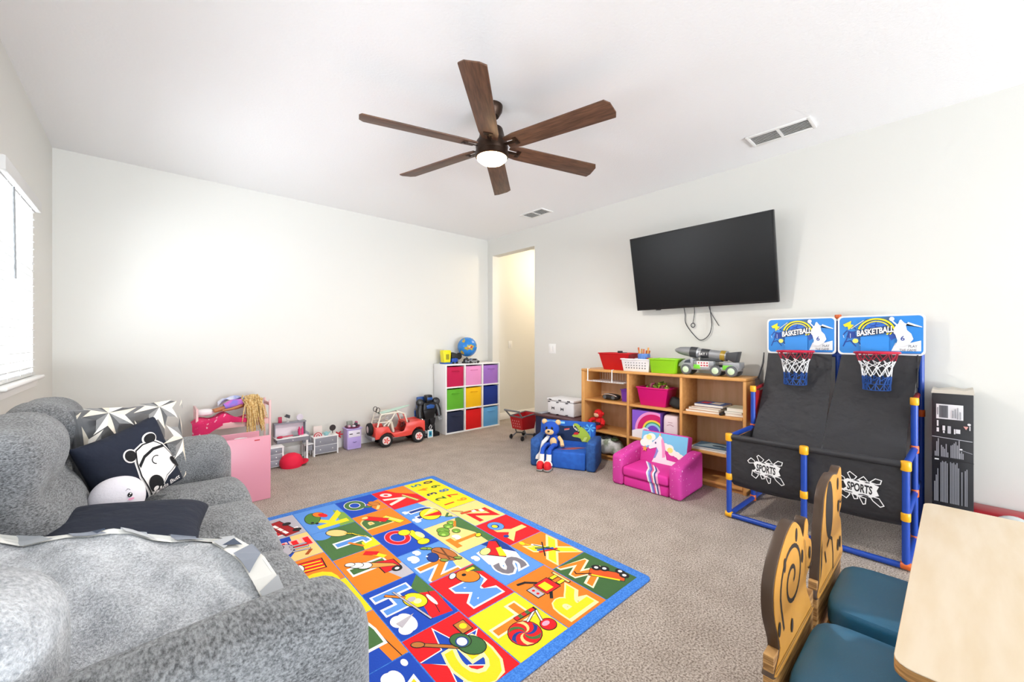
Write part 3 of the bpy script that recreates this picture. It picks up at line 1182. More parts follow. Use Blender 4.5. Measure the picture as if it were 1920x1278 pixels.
def d_T(a, w, h):
    a.poly([(.0, 0), (w, 0), (w, .03), (.4, .03), (.3, .1), (.15, .05), (0, .06)], GR)
    L(a, 'T', w, h, .30, .55, OR, None, .19, .8)
    for x, y, r in ((.30, .19, .045), (.33, .13, .035), (.26, .21, .04), (.36, .09, .028), (.24, .13, .028)):
        outl(a, x, y, r, r * .8, '#6fa032')
        a.ell(x - .01, y + .008, r * .4, r * .3, '#a7cf5c')
    a.line([(.3, .1), (.36, .06)], .016, OR)
    cloud(a, .17, .17, .9)
    outl(a, .1, .06, .016, .022, YE, 40)
def d_U(a, w, h):
    a.poly([(.0, .0), (w, 0), (w, .09), (.22, .06), (.1, .09)], PE)
    L(a, 'U', w, h, .56, .50, NV, WT, .16, 1.1)
    a.ell(.17, .12, .1, .075, BK, -15).ell(.17, .12, .094, .069, YE, -15)
    a.poly([(.17, .18), (.1, .07), (.17, .05)], RD).poly([(.17, .18), (.2, .05), (.25, .07)], '#f7e68a')
    a.line([(.1, .02), (.06, .06), (.04, .03)], .018, GR)
    cloud(a, .14, .235, 1.0)
    cloud(a, .3, .24, .7)
def d_V(a, w, h):
    a.poly([(.16, 0), (w, 0), (w, .16), (.3, .12)], OR)
    L(a, 'V', w, h, .40, .62, '#f8dcd0', None, .17, 1.0)
    a.line([(.05, .06), (.2, .1)], .03, '#7c8c3c').line([(.05, .06), (.22, .1)], .012, PE)
    a.ell(.30, .2, .05, .035, '#f4d8d4', 30).ell(.30, .2, .02, .014, RD, 30)
def d_L(a, w, h):
    L(a, 'L', w, h, .66, .55, OR, '#fff6c0', .19, .95)
    x, y = .105, .155
    outl(a, x, y, .07, .07, RD)
    for k in range(6):
        pts = []
        for i in range(7):
            r = .068 * i / 6
            t = R(60 * k + 14 * i)
            pts.append((x + r * math.cos(t), y + r * math.sin(t)))
        for i in range(6, -1, -1):
            r = .068 * i / 6
            t = R(60 * k + 14 * i + 26)
            pts.append((x + r * math.cos(t), y + r * math.sin(t)))
        a.poly(pts[1:], (NV, PE, GR)[k % 3])
    outl(a, .075, .045, .034, .034, RD)
    a.ell(.085, .05, .013, .02, PK)
    a.line([(.11, .05), (.175, .02)], .014, BK).line([(.11, .05), (.175, .02)], .008, WT)
    a.line([(.145, .1), (.18, .02)], .014, BK).line([(.145, .1), (.18, .02)], .008, WT)
    a.line([(.19, .125), (.185, .02)], .026, BK)
    for i in range(5):
        a.line([(.19 - .001 * i, .125 - .02 * i), (.19 - .001 * i, .109 - .02 * i)], .019, (RD, GR)[i % 2])
def d_M(a, w, h):
    L(a, 'M', w, h, .40, .46, LB, WT, .17, 1.15)
    a.ell(.26, .09, .07, .055, BK, 20).ell(.26, .09, .065, .05, OR, 20)
    a.poly([(.24, .0), (w - .01, .0), (w - .01, .06), (.3, .07)], '#3f5f35').rect(.29, .02, .31, .07, YE)
    a.ell(.31, .15, .02, .03, BK, 40).ell(.31, .15, .015, .025, WT, 40).ell(.28, .10, .012, .012, BK)
def d_N(a, w, h):
    a.poly([(0, 0), (.22, 0), (.12, .06), (0, .09)], PE)
    L(a, 'N', w, h, .22, .6, OR, WT, .17, 1.1)
    a.ell(.19, .06, .1, .05, BK, 10).ell(.19, .06, .095, .046, '#b66a34', 10)
    a.line([(.1, .04), (.26, .09)], .01, '#6a3d1e').line([(.12, .07), (.26, .04)], .01, '#6a3d1e')
    outl(a, .2, .13, .05, .03, NV, -20)
    a.ell(.23, .15, .008, .006, WT)
    cloud(a, .25, .215, 1.1)
    cloud(a, .3, .17, .8)
    for x, y in ((.3, .1), (.32, .12), (.1, .03), (.13, .1)):
        outl(a, x, y, .022, .012, '#7f9a3e', 35)
def d_O(a, w, h):
    a.arc(.21, .17, .055, .105, PK, sy=.7).arc(.21, .17, .062, .098, RD, sy=.7)
    a.rect(.06, .05, .24, .10, BK).rect(.064, .054, .236, .096, YE)
    outl(a, .06, .075, .035, .035, YE)
    outl(a, .24, .11, .04, .035, YE)
    a.ell(.15, .05, .05, .02, '#f7ea9a')
def d_P(a, w, h):
    L(a, 'P', w, h, .52, .64, GR, PE, .17, 1.3, 0)
    a.line([(.07, .05), (.2, .1)], .05, BK).line([(.07, .05), (.2, .1)], .042, YE).line([(.08, .05), (.2, .097)], .012, PE)
    a.line([(.16, .12), (.26, .2)], .06, BK).line([(.16, .12), (.26, .2)], .052, RD).ell(.275, .21, .02, .02, PE)
def d_Q(a, w, h):
    a.poly([(0, 0), (.2, 0), (.16, .11), (0, .09)], OR)
    a.arc(.2, .18, .045, .1, WT, sy=.72).arc(.2, .18, .052, .094, GR, sy=.72).line([(.14, .16), (.1, .1)], .03, GR)
    a.ell(.14, .06, .06, .03, BK, 15).ell(.14, .06, .056, .026, '#c97a2c', 15).line([(.08, .05), (.03, .08)], .02, PE)
def d_G(a, w, h):
    star = []
    cx, cy = .2, .15
    for i in range(10):
        r = .14 if i % 2 == 0 else .055
        t = R(72 + 36 * i)
        star.append((cx + r * 1.25 * math.cos(t), cy + r * math.sin(t)))
    a.poly([(cx + (x - cx) * 1.1, cy + (y - cy) * 1.1) for x, y in star], WT).poly(star, BL_)
    L(a, 'G', w, h, .30, .42, YE, '#fff0a8', .17, 1.5)
    a.line([(.22, .12), (.34, .235)], .022, BK).line([(.22, .12), (.34, .235)], .015, '#b87434')
    a.ell(.345, .24, .03, .018, BK, 45).ell(.345, .24, .026, .014, '#b87434', 45)
    outl(a, .2, .08, .06, .045, '#3c6a38', 20)
    outl(a, .25, .1, .045, .035, '#3c6a38', 20)
    a.ell(.24, .1, .03, .026, NV).ell(.24, .1, .024, .02, WT)
    a.rect(.27, .02, .345, .075, BK).rect(.274, .024, .341, .071, '#c07a2e').ell(.31, .045, .018, .016, YE)
def d_H(a, w, h):
    a.poly([(.12, 0), (w - .02, .0), (.3, .08), (.16, .06)], GR).poly([(.02, .02), (.2, .0), (.24, .08), (.04, .12)], RD).line([(.05, .07), (.22, .03)], .004, BK)
    L(a, 'H', w, h, .66, .60, LB, WT, .17, 1.1)
    cloud(a, .09, .21, 1.9)
    outl(a, .2, .11, .065, .045, YE, 15)
    a.ell(.185, .105, .02, .018, '#fdf3b4').ell(.215, .12, .018, .02, GY)
    a.line([(.25, .14), (.32, .2)], .02, BK).line([(.25, .14), (.32, .2)], .013, OR)
    a.line([(.04, .12), (.32, .16)], .012, BK).line([(.04, .12), (.32, .16)], .008, GY)
    a.poly([(.12, .16), (.07, .24), (.11, .25)], GY).ell(.15, .05, .05, .01, WT)
def d_I(a, w, h):
    a.poly([(.0, 0), (.14, 0), (.1, .1), (0, .07)], GY)
    L(a, 'I', w, h, .55, .55, GR, WT, .18, 1.5)
    a.poly([(.1, .02), (.2, .02), (.24, .12), (.1, .12)], BK).poly([(.104, .026), (.196, .026), (.235, .114), (.104, .114)], RD)
    outl(a, .1, .05, .024, .024, BK)
    a.ell(.1, .05, .012, .012, WT)
    a.poly([(.12, .03), (.16, .04), (.26, .14), (.2, .17)], BK).poly([(.126, .036), (.158, .045), (.25, .14), (.2, .162)], '#dc9a48')
    outl(a, .24, .17, .04, .03, WT, 45)
    outl(a, .27, .2, .035, .025, WT, 45)
    outl(a, .3, .225, .025, .018, '#e8e2e0', 45)
    a.line([(.26, .05), (.34, .09)], .03, YE).line([(.32, .07), (.36, .11)], .04, RD)
def d_J(a, w, h):
    a.poly([(0, 0), (.12, 0), (.1, .08), (0, .1)], YE).ell(.36, .23, .08, .06, LB)
    L(a, 'J', w, h, .33, .42, LB, WT, .18, 1.6)
    a.ell(.32, .15, .075, .045, BK, 35).ell(.32, .15, .07, .04, PE, 35)
    for i in range(4):
        a.line([(.28 - .01 * i, .11 - .01 * i), (.15 + .02 * i, .03 + .012 * i)], .012, BK).line([(.28 - .01 * i, .11 - .01 * i), (.15 + .02 * i, .03 + .012 * i)], .007, YE)
    a.line([(.05, .09), (.14, .14)], .016, OR)
def d_K(a, w, h):
    a.poly([(0, 0), (.2, 0), (.3, .05), (.1, .07), (0, .1)], '#7da544')
    L(a, 'K', w, h, .40, .42, YE, None, .19, 1.35)
    a.ell(.24, .2, .1, .05, BK, -10).ell(.24, .2, .095, .046, '#4f8234', -10)
    outl(a, .28, .15, .05, .03, OR, 15)
    a.ell(.25, .13, .045, .022, RD, 15).ell(.14, .2, .014, .01, BK).ell(.17, .22, .014, .01, BK)
def d_F(a, w, h):
    a.rect(.0, .22, w, h, LB)
    L(a, 'F', w, h, .35, .45, '#c0141c', WT, .18, 1.2)
    a.line([(.05, .08), (.25, .13)], .09, BK).line([(.05, .08), (.25, .13)], .08, '#a3161c')
    for i in range(3):
        a.line([(.06 + .06 * i, .1 + .015 * i), (.1 + .06 * i, .11 + .015 * i)], .02, WT)
    outl(a, .07, .04, .022, .022, BK)
    outl(a, .2, .07, .022, .022, BK)
def d_E(a, w, h):
    a.poly([(.12, .12), (w, .1), (w, h), (0, h), (0, .2)], BL_)
    L(a, 'E', w, h, .62, .35, RD, '#f4b8b0', .16, 1.1)
    a.ell(.17, .17, .08, .055, BK, -10).ell(.17, .17, .075, .05, GY, -10)
    outl(a, .22, .2, .035, .04, '#a49da8')
    for i in range(3):
        a.line([(.12 + .035 * i, .13), (.1 + .04 * i, .05)], .022, BK).line([(.12 + .035 * i, .13), (.1 + .04 * i, .05)], .015, GY)
    a.line([(.04, .08), (.08, .05)], .02, '#b0521c')
def d_D(a, w, h):
    L(a, 'D', w, h, .16, .42, YE, None, .18, 1.1)
    a.poly([(.16, .04), (.28, .03), (.3, .16), (.18, .17)], BK).poly([(.165, .046), (.275, .036), (.294, .154), (.184, .164)], RD)
    for i in range(3):
        a.line([(.18 + .035 * i, .05), (.2 + .035 * i, .15)], .012, YE)
    outl(a, .24, .18, .06, .045, WT, -5)
    a.line([(.2, .16), (.28, .21)], .008, RD).line([(.28, .15), (.2, .2)], .008, RD)
def d_C(a, w, h):
    L(a, 'C', w, h, .5, .5, BL_, WT, .18, 1.2)
def d_B(a, w, h):
    a.poly([(0, 0), (w, 0), (w, .1), (0, .07)], OR).line([(0, .03), (w, .06)], .004, BK)
    L(a, 'B', w, h, .62, .55, GR, WT, .2, 1.3)
    outl(a, .27, .21, .05, .05, OR)
def d_A(a, w, h):
    L(a, 'A', w, h, .3, .5, YE, WT, .18, 1.2)
    cloud(a, .25, .1, 1.4)
    a.ell(.27, .22, .06, .02, WT, 30).ell(.3, .04, .02, .012, WT)


r5 = [1.10 + (3.118 - 1.10) * i / 5 for i in range(6)]
r6 = [1.10 + (3.118 - 1.10) * i / 6 for i in range(7)]
r1 = [1.10, 1.44, 1.78, 2.12, 2.46, 3.118]
for r, ci, cells in ((r1, 0, (('#3c6436', d_W), (OR, d_X), (RD, d_Y), (PE, d_Z), (YE, d_num))),
                     (r5, 1, (('#e67a1e', d_R), (LB, d_S), (PE, d_T), (LB, d_U), (RD, d_V))),
                     (r6, 2, ((YE, d_L), (RD, d_M), (LB, d_N), (BL_, d_O), (OR, d_P), (BL_, d_Q))),
                     (r5, 3, ((RD, d_G), (BL_, d_H), (OR, d_I), (GR, d_J), (LB, d_K))),
                     (r6, 4, ((BL_, d_A), (BL_, d_B), (YE, d_C), (OR, d_D), (PE, d_E), (GY, d_F)))):
    for (ya, yb), (bgc, fn) in zip(zip(r, r[1:]), cells):
        cell(ci, ya, yb, bgc, fn)

# ------------------------------------------------------------------ white cube organiser with nine bins
CX0, CX1, CY0, CY1, CHT = 2.89, 3.812, 4.46, 4.752, .915
cub = thing('cube_organizer', 'white nine-cube storage unit holding coloured fabric bins', 'shelf', (CX0, CY0, 0))
co = cub.location
LAM = mat('white_laminate', '#f5f5f5', .35)
t = .018
B().box(CX0, CX0 + t, CY0, CY1, 0, CHT).build('side_panel', LAM, cub, .0015, off=co)
B().box(CX1 - t, CX1, CY0, CY1, 0, CHT).build('side_panel', LAM, cub, .0015, off=co)
B().box(CX0 + t, CX1 - t, CY1 - .006, CY1, .0, CHT).build('back_panel', LAM, cub, off=co)
zs = [0.0, .30, .60, .897]
for i, z in enumerate(zs):
    B().box(CX0 + t, CX1 - t, CY0, CY1 - .006, z, z + t).build('top_panel' if i == 3 else 'shelf_board', LAM, cub, .0015, off=co)
cw = (CX1 - CX0 - t) / 3
for j in range(3):
    for i in (1, 2):
        B().box(CX0 + i * cw, CX0 + i * cw + t, CY0, CY1 - .006, zs[j] + t, zs[j + 1]).build('divider', LAM, cub, .001, off=co)
bins = [[('#c9154f', 'magenta'), ('#ee98cb', 'light pink'), ('#a472c8', 'lilac')], [('#63b52b', 'lime green'), ('#fcc306', 'golden yellow'), ('#0c2d86', 'royal blue')], [('#252c48', 'dark navy'), ('#e1070c', 'bright red'), ('#62a8df', 'sky blue')]]
rows = ['top row', 'middle row', 'bottom row']
for j in range(3):
    for i in range(3):
        c, nm = bins[j][i]
        xa = CX0 + i * cw + t + .012
        xb = CX0 + (i + 1) * cw - .012
        za = zs[2 - j] + t
        zb = zs[3 - j] - .018
        y0 = CY0 + .012
        e = thing('fabric_bin', nm + ' fabric bin in the ' + rows[j] + ' of the white cube unit', 'bin', ((xa + xb) / 2, y0, za), group='fabric bins in the cube unit')
        m = mat('bin_' + nm, c, .85, bump=(260, .25, .002))
        w, hh, dp = xb - xa, zb - za, .26
        b = B().box(-w / 2, w / 2, 0, .008, 0, hh).box(-w / 2, w / 2, dp - .008, dp, 0, hh).box(-w / 2, -w / 2 + .008, .008, dp - .008, 0, hh).box(w / 2 - .008, w / 2, .008, dp - .008, 0, hh).box(-w / 2 + .008, w / 2 - .008, .008, dp - .008, 0, .008)
        b.build('body', m, e, .002)
        if (j, i) not in ((1, 2), (2, 1)):
            q = []
            for k in range(9):
                a = PI * k / 8
                q.append((-.055 * math.cos(a), -.004 - .022 * math.sin(a), hh - .055 + .004 * math.sin(a)))
            B().tube(q, .012, 6, flat=.35).build('handle', m, e)

# ------------------------------------------------------------------ wooden bookcase
SX0, SX1, SY0, SY1, SH = 3.50, 3.82, 1.11, 2.733, .925
WOOD = mat('maple_wood', '#d19a5e', .42, noise=(5, '#c08648', .3, .7), stretch=(7, 1, 7))
EDGE = mat('maple_edge', '#dfa662', .4, noise=(6, '#cf9450', .3, .7), stretch=(1, 1, 1))
BACKW = mat('maple_back', '#dcb48c', .5, noise=(4, '#cfa47a', .3, .7), stretch=(7, 7, 1))
shf = thing('bookcase', 'wide honey-coloured wooden bookcase with nine open compartments', 'bookcase', (SX0, SY0, 0))
sf = shf.location
B().box(SX1 - .012, SX1, SY0, SY1, .03, SH - .025).build('back_panel', BACKW, shf, off=sf)
def board(name, y0, y1, z0, z1, x0=SX0):
    B().box(x0 + .012, SX1 - .012, y0, y1, z0, z1).build(name, WOOD, shf, .001, off=sf)
    B().box(x0, x0 + .0115, y0, y1, z0, z1).build('edge_strip', EDGE, shf, .003, off=sf)
cols_y = [SY1, 2.165, 1.635, SY0]
B().box(SX0, SX1, SY1 - .042, SY1, 0, SH - .026).build('side_panel', EDGE, shf, .004, off=sf)
B().box(SX0, SX1, SY0, SY0 + .026, 0, SH - .026).build('side_panel', EDGE, shf, .004, off=sf)
B().box(SX0 - .004, SX1, SY0, SY1, SH - .025, SH).build('top_board', EDGE, shf, .005, off=sf)
ya = [SY1 - .043, 2.178, 2.152, 1.648, 1.622, SY0 + .027]
for y in (2.165, 1.635):
    board('divider', y - .012, y + .012, .06, SH - .026)
for k in range(3):
    y1, y0 = ya[2 * k], ya[2 * k + 1]
    for z in (.585, .27, .035):
        board('shelf_board', y0 + .001, y1 - .001, z, z + .022)
B().box(SX0 + .02, SX0 + .035, SY0 + .027, SY1 - .043, 0, .034).build('kick_board', WOOD, shf, off=sf)
ST = SH  # top surface
S1, S2, S3 = .607, .292, .057


def tub(name, label, c, top, bot, h, col, lip=.012, holes=None, cat='bin', rz=0, rough=.35, group=None):
    """an open tapered plastic tub: top/bot = (x, y) sizes"""
    e = thing(name, label, cat, c, rz, group)
    m = pl(col, rough)
    th = .004
    b = B()
    def ring(s, z, o=0):
        return [(-s[0] / 2 + o, -s[1] / 2 + o, z), (s[0] / 2 - o, -s[1] / 2 + o, z), (s[0] / 2 - o, s[1] / 2 - o, z), (-s[0] / 2 + o, s[1] / 2 - o, z)]
    L = [ring(bot, 0), ring(top, h - lip), ring((top[0] + .016, top[1] + .016), h - lip), ring((top[0] + .016, top[1] + .016), h), ring(top, h, th), ring(bot, th, th)]
    vs = [p for r in L for p in r]
    fs = [(3, 2, 1, 0), (20, 21, 22, 23)]
    for i in range(5):
        for j in range(4):
            fs.append((i * 4 + j, i * 4 + (j + 1) % 4, i * 4 + 4 + (j + 1) % 4, i * 4 + 4 + j))
    b.put(vs, fs)
    b.build('tub', m, e, .003)
    if holes:
        nr, nc, hc = holes
        hb = B()
        for r_ in range(nr):
            z = h * (.28 + .42 * r_ / max(1, nr - 1))
            f = z / h
            sx = bot[0] + (top[0] - bot[0]) * f
            sy = bot[1] + (top[1] - bot[1]) * f
            for q in range(nc):
                y = -sy * .36 + sy * .72 * q / (nc - 1)
                hb.box(-sx / 2 - .0012, -sx / 2 + .001, y - sy * .02, y + sy * .02, z - h * .05, z + h * .05)
        hb.build('slot_pattern', pl(hc, .6), e)
    return e


# --- on top of the bookcase
tub('red_tub', 'red plastic tub on the bookcase top', (3.67, 2.375, ST), (.20, .36), (.17, .26), .175, '#c8101a')
e = thing('black_toy', 'small black toy poking out of the red tub', 'toy', (3.64, 2.30, ST + .01))
B().box(-.02, .02, -.03, .03, 0, .17).box(-.02, .02, .02, .06, .16, .185).build('toy_body', pl('#1c1c1e'), e, .004)
tub('white_basket', 'white slotted plastic basket on the bookcase top', (3.61, 2.095, ST), (.19, .305), (.16, .27), .125, '#f3f3f4', holes=(3, 8, '#5c5e62'))
e = thing('blue_pot', 'blue toy pot of orange sticks rising from the white basket', 'toy', (3.64, 2.07, ST + .008))
B().lathe([(.05, 0), (.06, .15), (.055, .165), (.045, .165), (.04, .02), (0, .02)], 18).build('pot', pl('#5a86cf'), e)
for i in range(7):
    a = i * .9
    B().tube([(.03 * math.cos(a), .03 * math.sin(a), .04), (.05 * math.cos(a), .055 * math.sin(a), .195 + .015 * (i % 3))], .009, 6).build('stick', pl('#d99a4a' if i % 2 else '#c2602c'), e)
e = thing('red_block', 'small red toy at the corner of the white basket', 'toy', (3.60, 1.985, ST + .008))
B().box(-.02, .02, -.025, .025, 0, .128).build('block', pl('#b23a30'), e, .006)
tub('green_tub', 'lime green plastic tub on the bookcase top', (3.60, 1.815, ST), (.19, .245), (.16, .225), .135, '#93d51d')

# toy rocket truck
tr = thing('rocket_truck', 'grey and green toy rocket truck on the bookcase top', 'toy truck', (3.62, 1.43, ST))
GRY = mat('truck_grey', '#9b9da0', .35, .3)
DGR = pl('#3a3c3f')
LGN = pl('#79d63a')
b = B().box(-.06, .06, -.24, .24, .045, .075).box(-.062, .062, -.05, .12, .07, .125).box(-.06, .06, -.25, -.12, .07, .12)
b.prism([(.12, .07), (.26, .07), (.25, .10), (.21, .13), (.14, .15), (.12, .14)], -.06, .06, 'x')
b.build('chassis', GRY, tr, .006)
B().prism([(.145, .105), (.205, .105), (.19, .125), (.15, .137)], -.0615, .0615, 'x').build('cab_window', pl('#3b4048', .15), tr)
for ys_ in ((.06, .12), (-.20, -.12)):
    B().box(-.064, .064, ys_[0], ys_[1], .055, .095).build('fender', LGN, tr, .006)
for s in (-1, 1):
    for y in (.185, -.065, -.19):
        w_ = B().lathe([(.0, 0), (.02, 0), (.03, .004), (.042, .004), (.046, .01), (.046, .024), (.042, .03), (0, .03)], 20, (0, 0, 0), ax='x').build('wheel', pl('#5f6164', .6), tr)
        w_.location = (-.075 if s < 0 else .075, y, .046)
        if s > 0:
            w_.rotation_euler = (0, 0, PI)
        B().lathe([(0, -.002), (.016, -.002), (.028, .003), (.028, .006)], 16, ax='x').build('hub', pl('#cfe6c4'), w_)
a = Art()
a.rect(0, 0, .1, .05, '#eceae8')
for k in range(4):
    a.rect(.008 + .024 * k, .008, .024 + .024 * k, .02, '#c43a4a').rect(.01 + .024 * k, .03, .022 + .024 * k, .042, '#c43a4a')
a.build('side_print', flat((-.0625, .09, .072), (0, -1, 0), (0, 0, 1)), tr)
rk = B(Matrix.Translation((0, .02, .185)) @ Matrix.Rotation(R(6), 4, 'X'))
rk.lathe([(0, .30), (.016, .285), (.032, .25), (.04, .2), (.043, .16), (.046, .15), (.046, .08), (.04, .075), (.04, -.1), (.043, -.11), (.043, -.16), (.03, -.165), (0, -.165)], 22, ax='y')
rk.build('rocket', GRY, tr)
B(Matrix.Translation((0, .02, .185)) @ Matrix.Rotation(R(6), 4, 'X')).lathe([(.0472, .085), (.0472, .145)], 22, ax='y').lathe([(.0412, -.02), (.0412, .05)], 22, ax='y').build('rocket_band', DGR, tr)
B(Matrix.Translation((0, .02, .185)) @ Matrix.Rotation(R(6), 4, 'X')).lathe([(.0442, -.15), (.0442, -.112)], 22, ax='y').build('gold_ring', pl('#a88a2c', .3), tr)
B(Matrix.Translation((0, .02, .185)) @ Matrix.Rotation(R(6), 4, 'X')).prism([(-.16, -.02), (-.24, -.045), (-.25, .05), (-.16, .03)], -.05, .05, 'x').build('tail_fin', DGR, tr, .004)
a = Art()
a.text('RKT 1', 0, 0, .02, '#e8e8e8', .02)
a.build('rocket_print', flat((-.0435, .045, .185), (0, -1, 0), (0, 0, 1)), tr)
B().box(-.025, .025, -.1, .08, .12, .15).build('cradle', DGR, tr, .004)

# --- wire basket hanging under the top board
wb = thing('wire_basket', 'white wire basket hooked under the bookcase top board', 'basket', (3.60, 2.43, .80))
WIR = pl('#f2f2f0', .3)
b = B()
xa, xb, yA, yB = -.11, .13, -.22, .22
for y in [yA + (yB - yA) * i / 14 for i in range(15)]:
    b.tube([(xb, y, .085), (xb, y, 0), (xa, y, 0), (xa, y, .012)], .0018, 5)
for x in (xa, 0, xb):
    b.tube([(x, yA, 0), (x, yB, 0)], .003, 5)
b.tube([(xb, yA, .085), (xb, yB, .085)], .003, 5)
b.build('wire_grid', WIR, wb)
for y in (yB - .01, yA + .13):
    B().tube([(xa, y, 0), (xa, y, .128), (xa + .03, y, .1285)], .005, 6).build('hook', WIR, wb)

# --- row one
e = thing('speaker_toy', 'black and silver portable music player on the upper left shelf', 'speaker', (3.62, 2.43, S1))
B().puff((0, 0, .032), (.10, .20, .064), 3, 10).build('body', pl('#1f2022', .3), e)
B().tube([(-.048, -.09, .045), (-.053, -.05, .058), (-.055, 0, .063), (-.053, .05, .058), (-.048, .09, .045)], .006, 6).build('chrome_trim', mat('chrome', '#d8d8da', .15, 1), e)
B().cyl((-.052, .05, .03), .02, .006, 'x', 14).cyl((-.052, -.05, .03), .02, .006, 'x', 14).build('speaker_cone', pl('#55585c'), e)
tub('purple_cup', 'small purple cup beside the shelf divider', (3.63, 2.255, S1), (.085, .085), (.07, .07), .125, '#7a3fb4', .006, cat='cup')
pk = tub('pink_tub', 'hot pink tub full of greenish toy figures on the upper middle shelf', (3.63, 1.93, S1), (.19, .31), (.16, .25), .175, '#d80b78')
for k in range(4):
    pass
rg = random.Random(21)
for i in range(16):
    x, y = rg.uniform(-.07, .07), rg.uniform(-.12, .12)
    e = thing('toy_figure', 'small bendy toy figure heaped in the hot pink tub', 'toy', (3.63 + x, 1.93 + y, S1 + .12), rg.uniform(0, 6), group='toy figures in the pink tub')
    c = rg.choice(['#7fae2c', '#9ecb3a', '#4f6e22', '#8a2f4c', '#b4c95a', '#6a8a30'])
    z = rg.uniform(.05, .09)
    B().tube([(0, 0, 0), (.004, .006, z * .5), (-.004, .02, z), (.01, .045, z + .012)], [.012, .016, .013, .006], 7).build('figure_body', pl(c, .5), e)
    B().tube([(-.004, .012, z * .6), (-.02, .02, z * .9)], [.006, .003], 5).tube([(.004, .012, z * .6), (.02, .026, z * .95)], [.006, .003], 5).build('limbs', pl(c, .5), e)
e = thing('black_bag', 'crumpled black pouch leaning on the shelf divider by the pink tub', 'bag', (3.59, 1.715, S1))
B().puff((0, 0, .05), (.11, .13, .10), 2.6, 10, fn=lambda q: (q.x + .008 * math.sin(60 * q.z), q.y + .008 * math.sin(50 * q.x), q.z + .008 * math.sin(45 * q.y))).build('pouch', mat('black_cloth', '#131314', .7), e)


def book(label, x, y, z, lx, ly, h, col, rz=0, pages='#efe9dd', group=None, art=None):
    e = thing('book', label, 'book', (x, y, z), R(rz), group)
    B().box(-lx / 2 + .003, lx / 2 - .002, -ly / 2 + .003, ly / 2 - .003, .0015, h - .0015).build('pages', pl(pages, .8), e)
    b = B().box(-lx / 2, lx / 2, -ly / 2, ly / 2, 0, .0015).box(-lx / 2, lx / 2, -ly / 2, ly / 2, h - .0015, h).box(lx / 2 - .002, lx / 2, -ly / 2, ly / 2, .0015, h - .0015)
    b.build('cover', pl(col, .4), e)
    if art:
        art.build('cover_print', flat((-lx / 2, ly / 2, h), (0, -1, 0), (1, 0, 0)), e)
    return e


g1 = 'books on the upper right shelf'
book('large orange-brown book at the bottom of the upper right pile', 3.65, 1.47, S1, .24, .28, .02, '#c98a52', 2, group=g1)
book('cream book second from the bottom of the upper right pile', 3.66, 1.455, S1 + .0205, .23, .26, .016, '#e9dfd0', -3, group=g1)
book('tan book third from the bottom of the upper right pile', 3.66, 1.45, S1 + .037, .22, .24, .012, '#a8763c', 4, group=g1)
a = Art()
a.rect(.02, .02, .22, .18, '#3b68a8').rect(.03, .05, .1, .15, '#c23b40').rect(.12, .04, .2, .16, '#d9d4c8')
book('blue book with a red and grey cover on top of the upper right pile', 3.67, 1.43, S1 + .0495, .2, .24, .022, '#264d8f', 0, group=g1, art=a)
book('white thick book at the bottom beside the shelf side', 3.66, 1.222, S1, .22, .15, .022, '#eceae6', 6, group=g1)
book('white thin book in the middle beside the shelf side', 3.655, 1.218, S1 + .0225, .21, .14, .014, '#d5d2cc', -4, group=g1)
book('pale green and white book on top beside the shelf side', 3.66, 1.214, S1 + .037, .2, .135, .028, '#cfd6c2', 2, group=g1)
e = thing('black_marker', 'short black marker lying at the front of the upper right shelf', 'pen', (3.54, 1.305, S1 + .012))
B().cyl((-.04, 0, 0), .011, .08, 'x', 12).build('barrel', pl('#141416'), e)
g2 = 'books on the middle right shelf'
a = Art()
a.rect(.01, .01, .27, .2, '#4f6f86').poly([(.02, .03), (.2, .05), (.25, .15), (.1, .18)], '#9fb6bf').ell(.18, .1, .05, .03, '#33495c')
book('white-edged picture book at the bottom of the middle right pile', 3.64, 1.42, S2, .23, .30, .012, '#dfe4e8', 0, group=g2)
book('blue-grey picture book on top of the middle right pile', 3.645, 1.41, S2 + .0125, .22, .28, .012, '#4a6880', 5, group=g2, art=a)

# --- row two, middle: rainbow box and pale box
e = thing('rainbow_box', 'square lilac box printed with a rainbow and cloud on the middle shelf', 'box', (3.625, 1.985, S2))
B().box(-.10, .10, -.145, .145, 0, .262).build('carton', pl('#8d5fd0', .5), e, .003)
a = Art()
W_, H_ = .29, .262
a.rect(0, 0, W_, H_, '#8a5cd6')
cx, cy = .22, .075
for r_, c in ((.19, '#f29ad6'), (.165, '#d61a6c'), (.13, '#d61a6c'), (.112, '#f7d84a'), (.095, '#3fae6c'), (.082, '#9ad4ee'), (.062, '#7a4fd0')):
    pts = []
    for i in range(25):
        t_ = PI * i / 24
        pts.append((min(W_, max(0, cx + r_ * math.cos(t_))), min(H_, max(0, cy + r_ * math.sin(t_)))))
    a.poly(pts, c)
a.poly([(0, 0), (W_, 0), (W_, .05), (.26, .06), (.24, .08), (.2, .075), (.17, .10), (.13, .11), (.1, .09), (.05, .08), (0, .06)], '#f6f3f6')
a.build('front_print', flat((-.10, .145, 0), (0, -1, 0), (0, 0, 1)), e)
e = thing('pale_box', 'tall pale pink box with soft corners beside the rainbow box', 'box', (3.60, 1.745, S2))
B().puff((0, 0, .128), (.15, .14, .255), 7, 10).build('carton', pl('#efdfe2', .5), e)
a = Art()
a.rect(.02, .05, .1, .06, '#d9a9b4').rect(.02, .03, .1, .045, '#e3b5bf').line([(.03, .16), (.06, .17), (.09, .16)], .006, '#c39aa4').line([(.04, .19), (.08, .19)], .005, '#c39aa4')
a.build('front_print', flat((-.0745, .06, 0), (0, -1, 0), (0, 0, 1)), e)

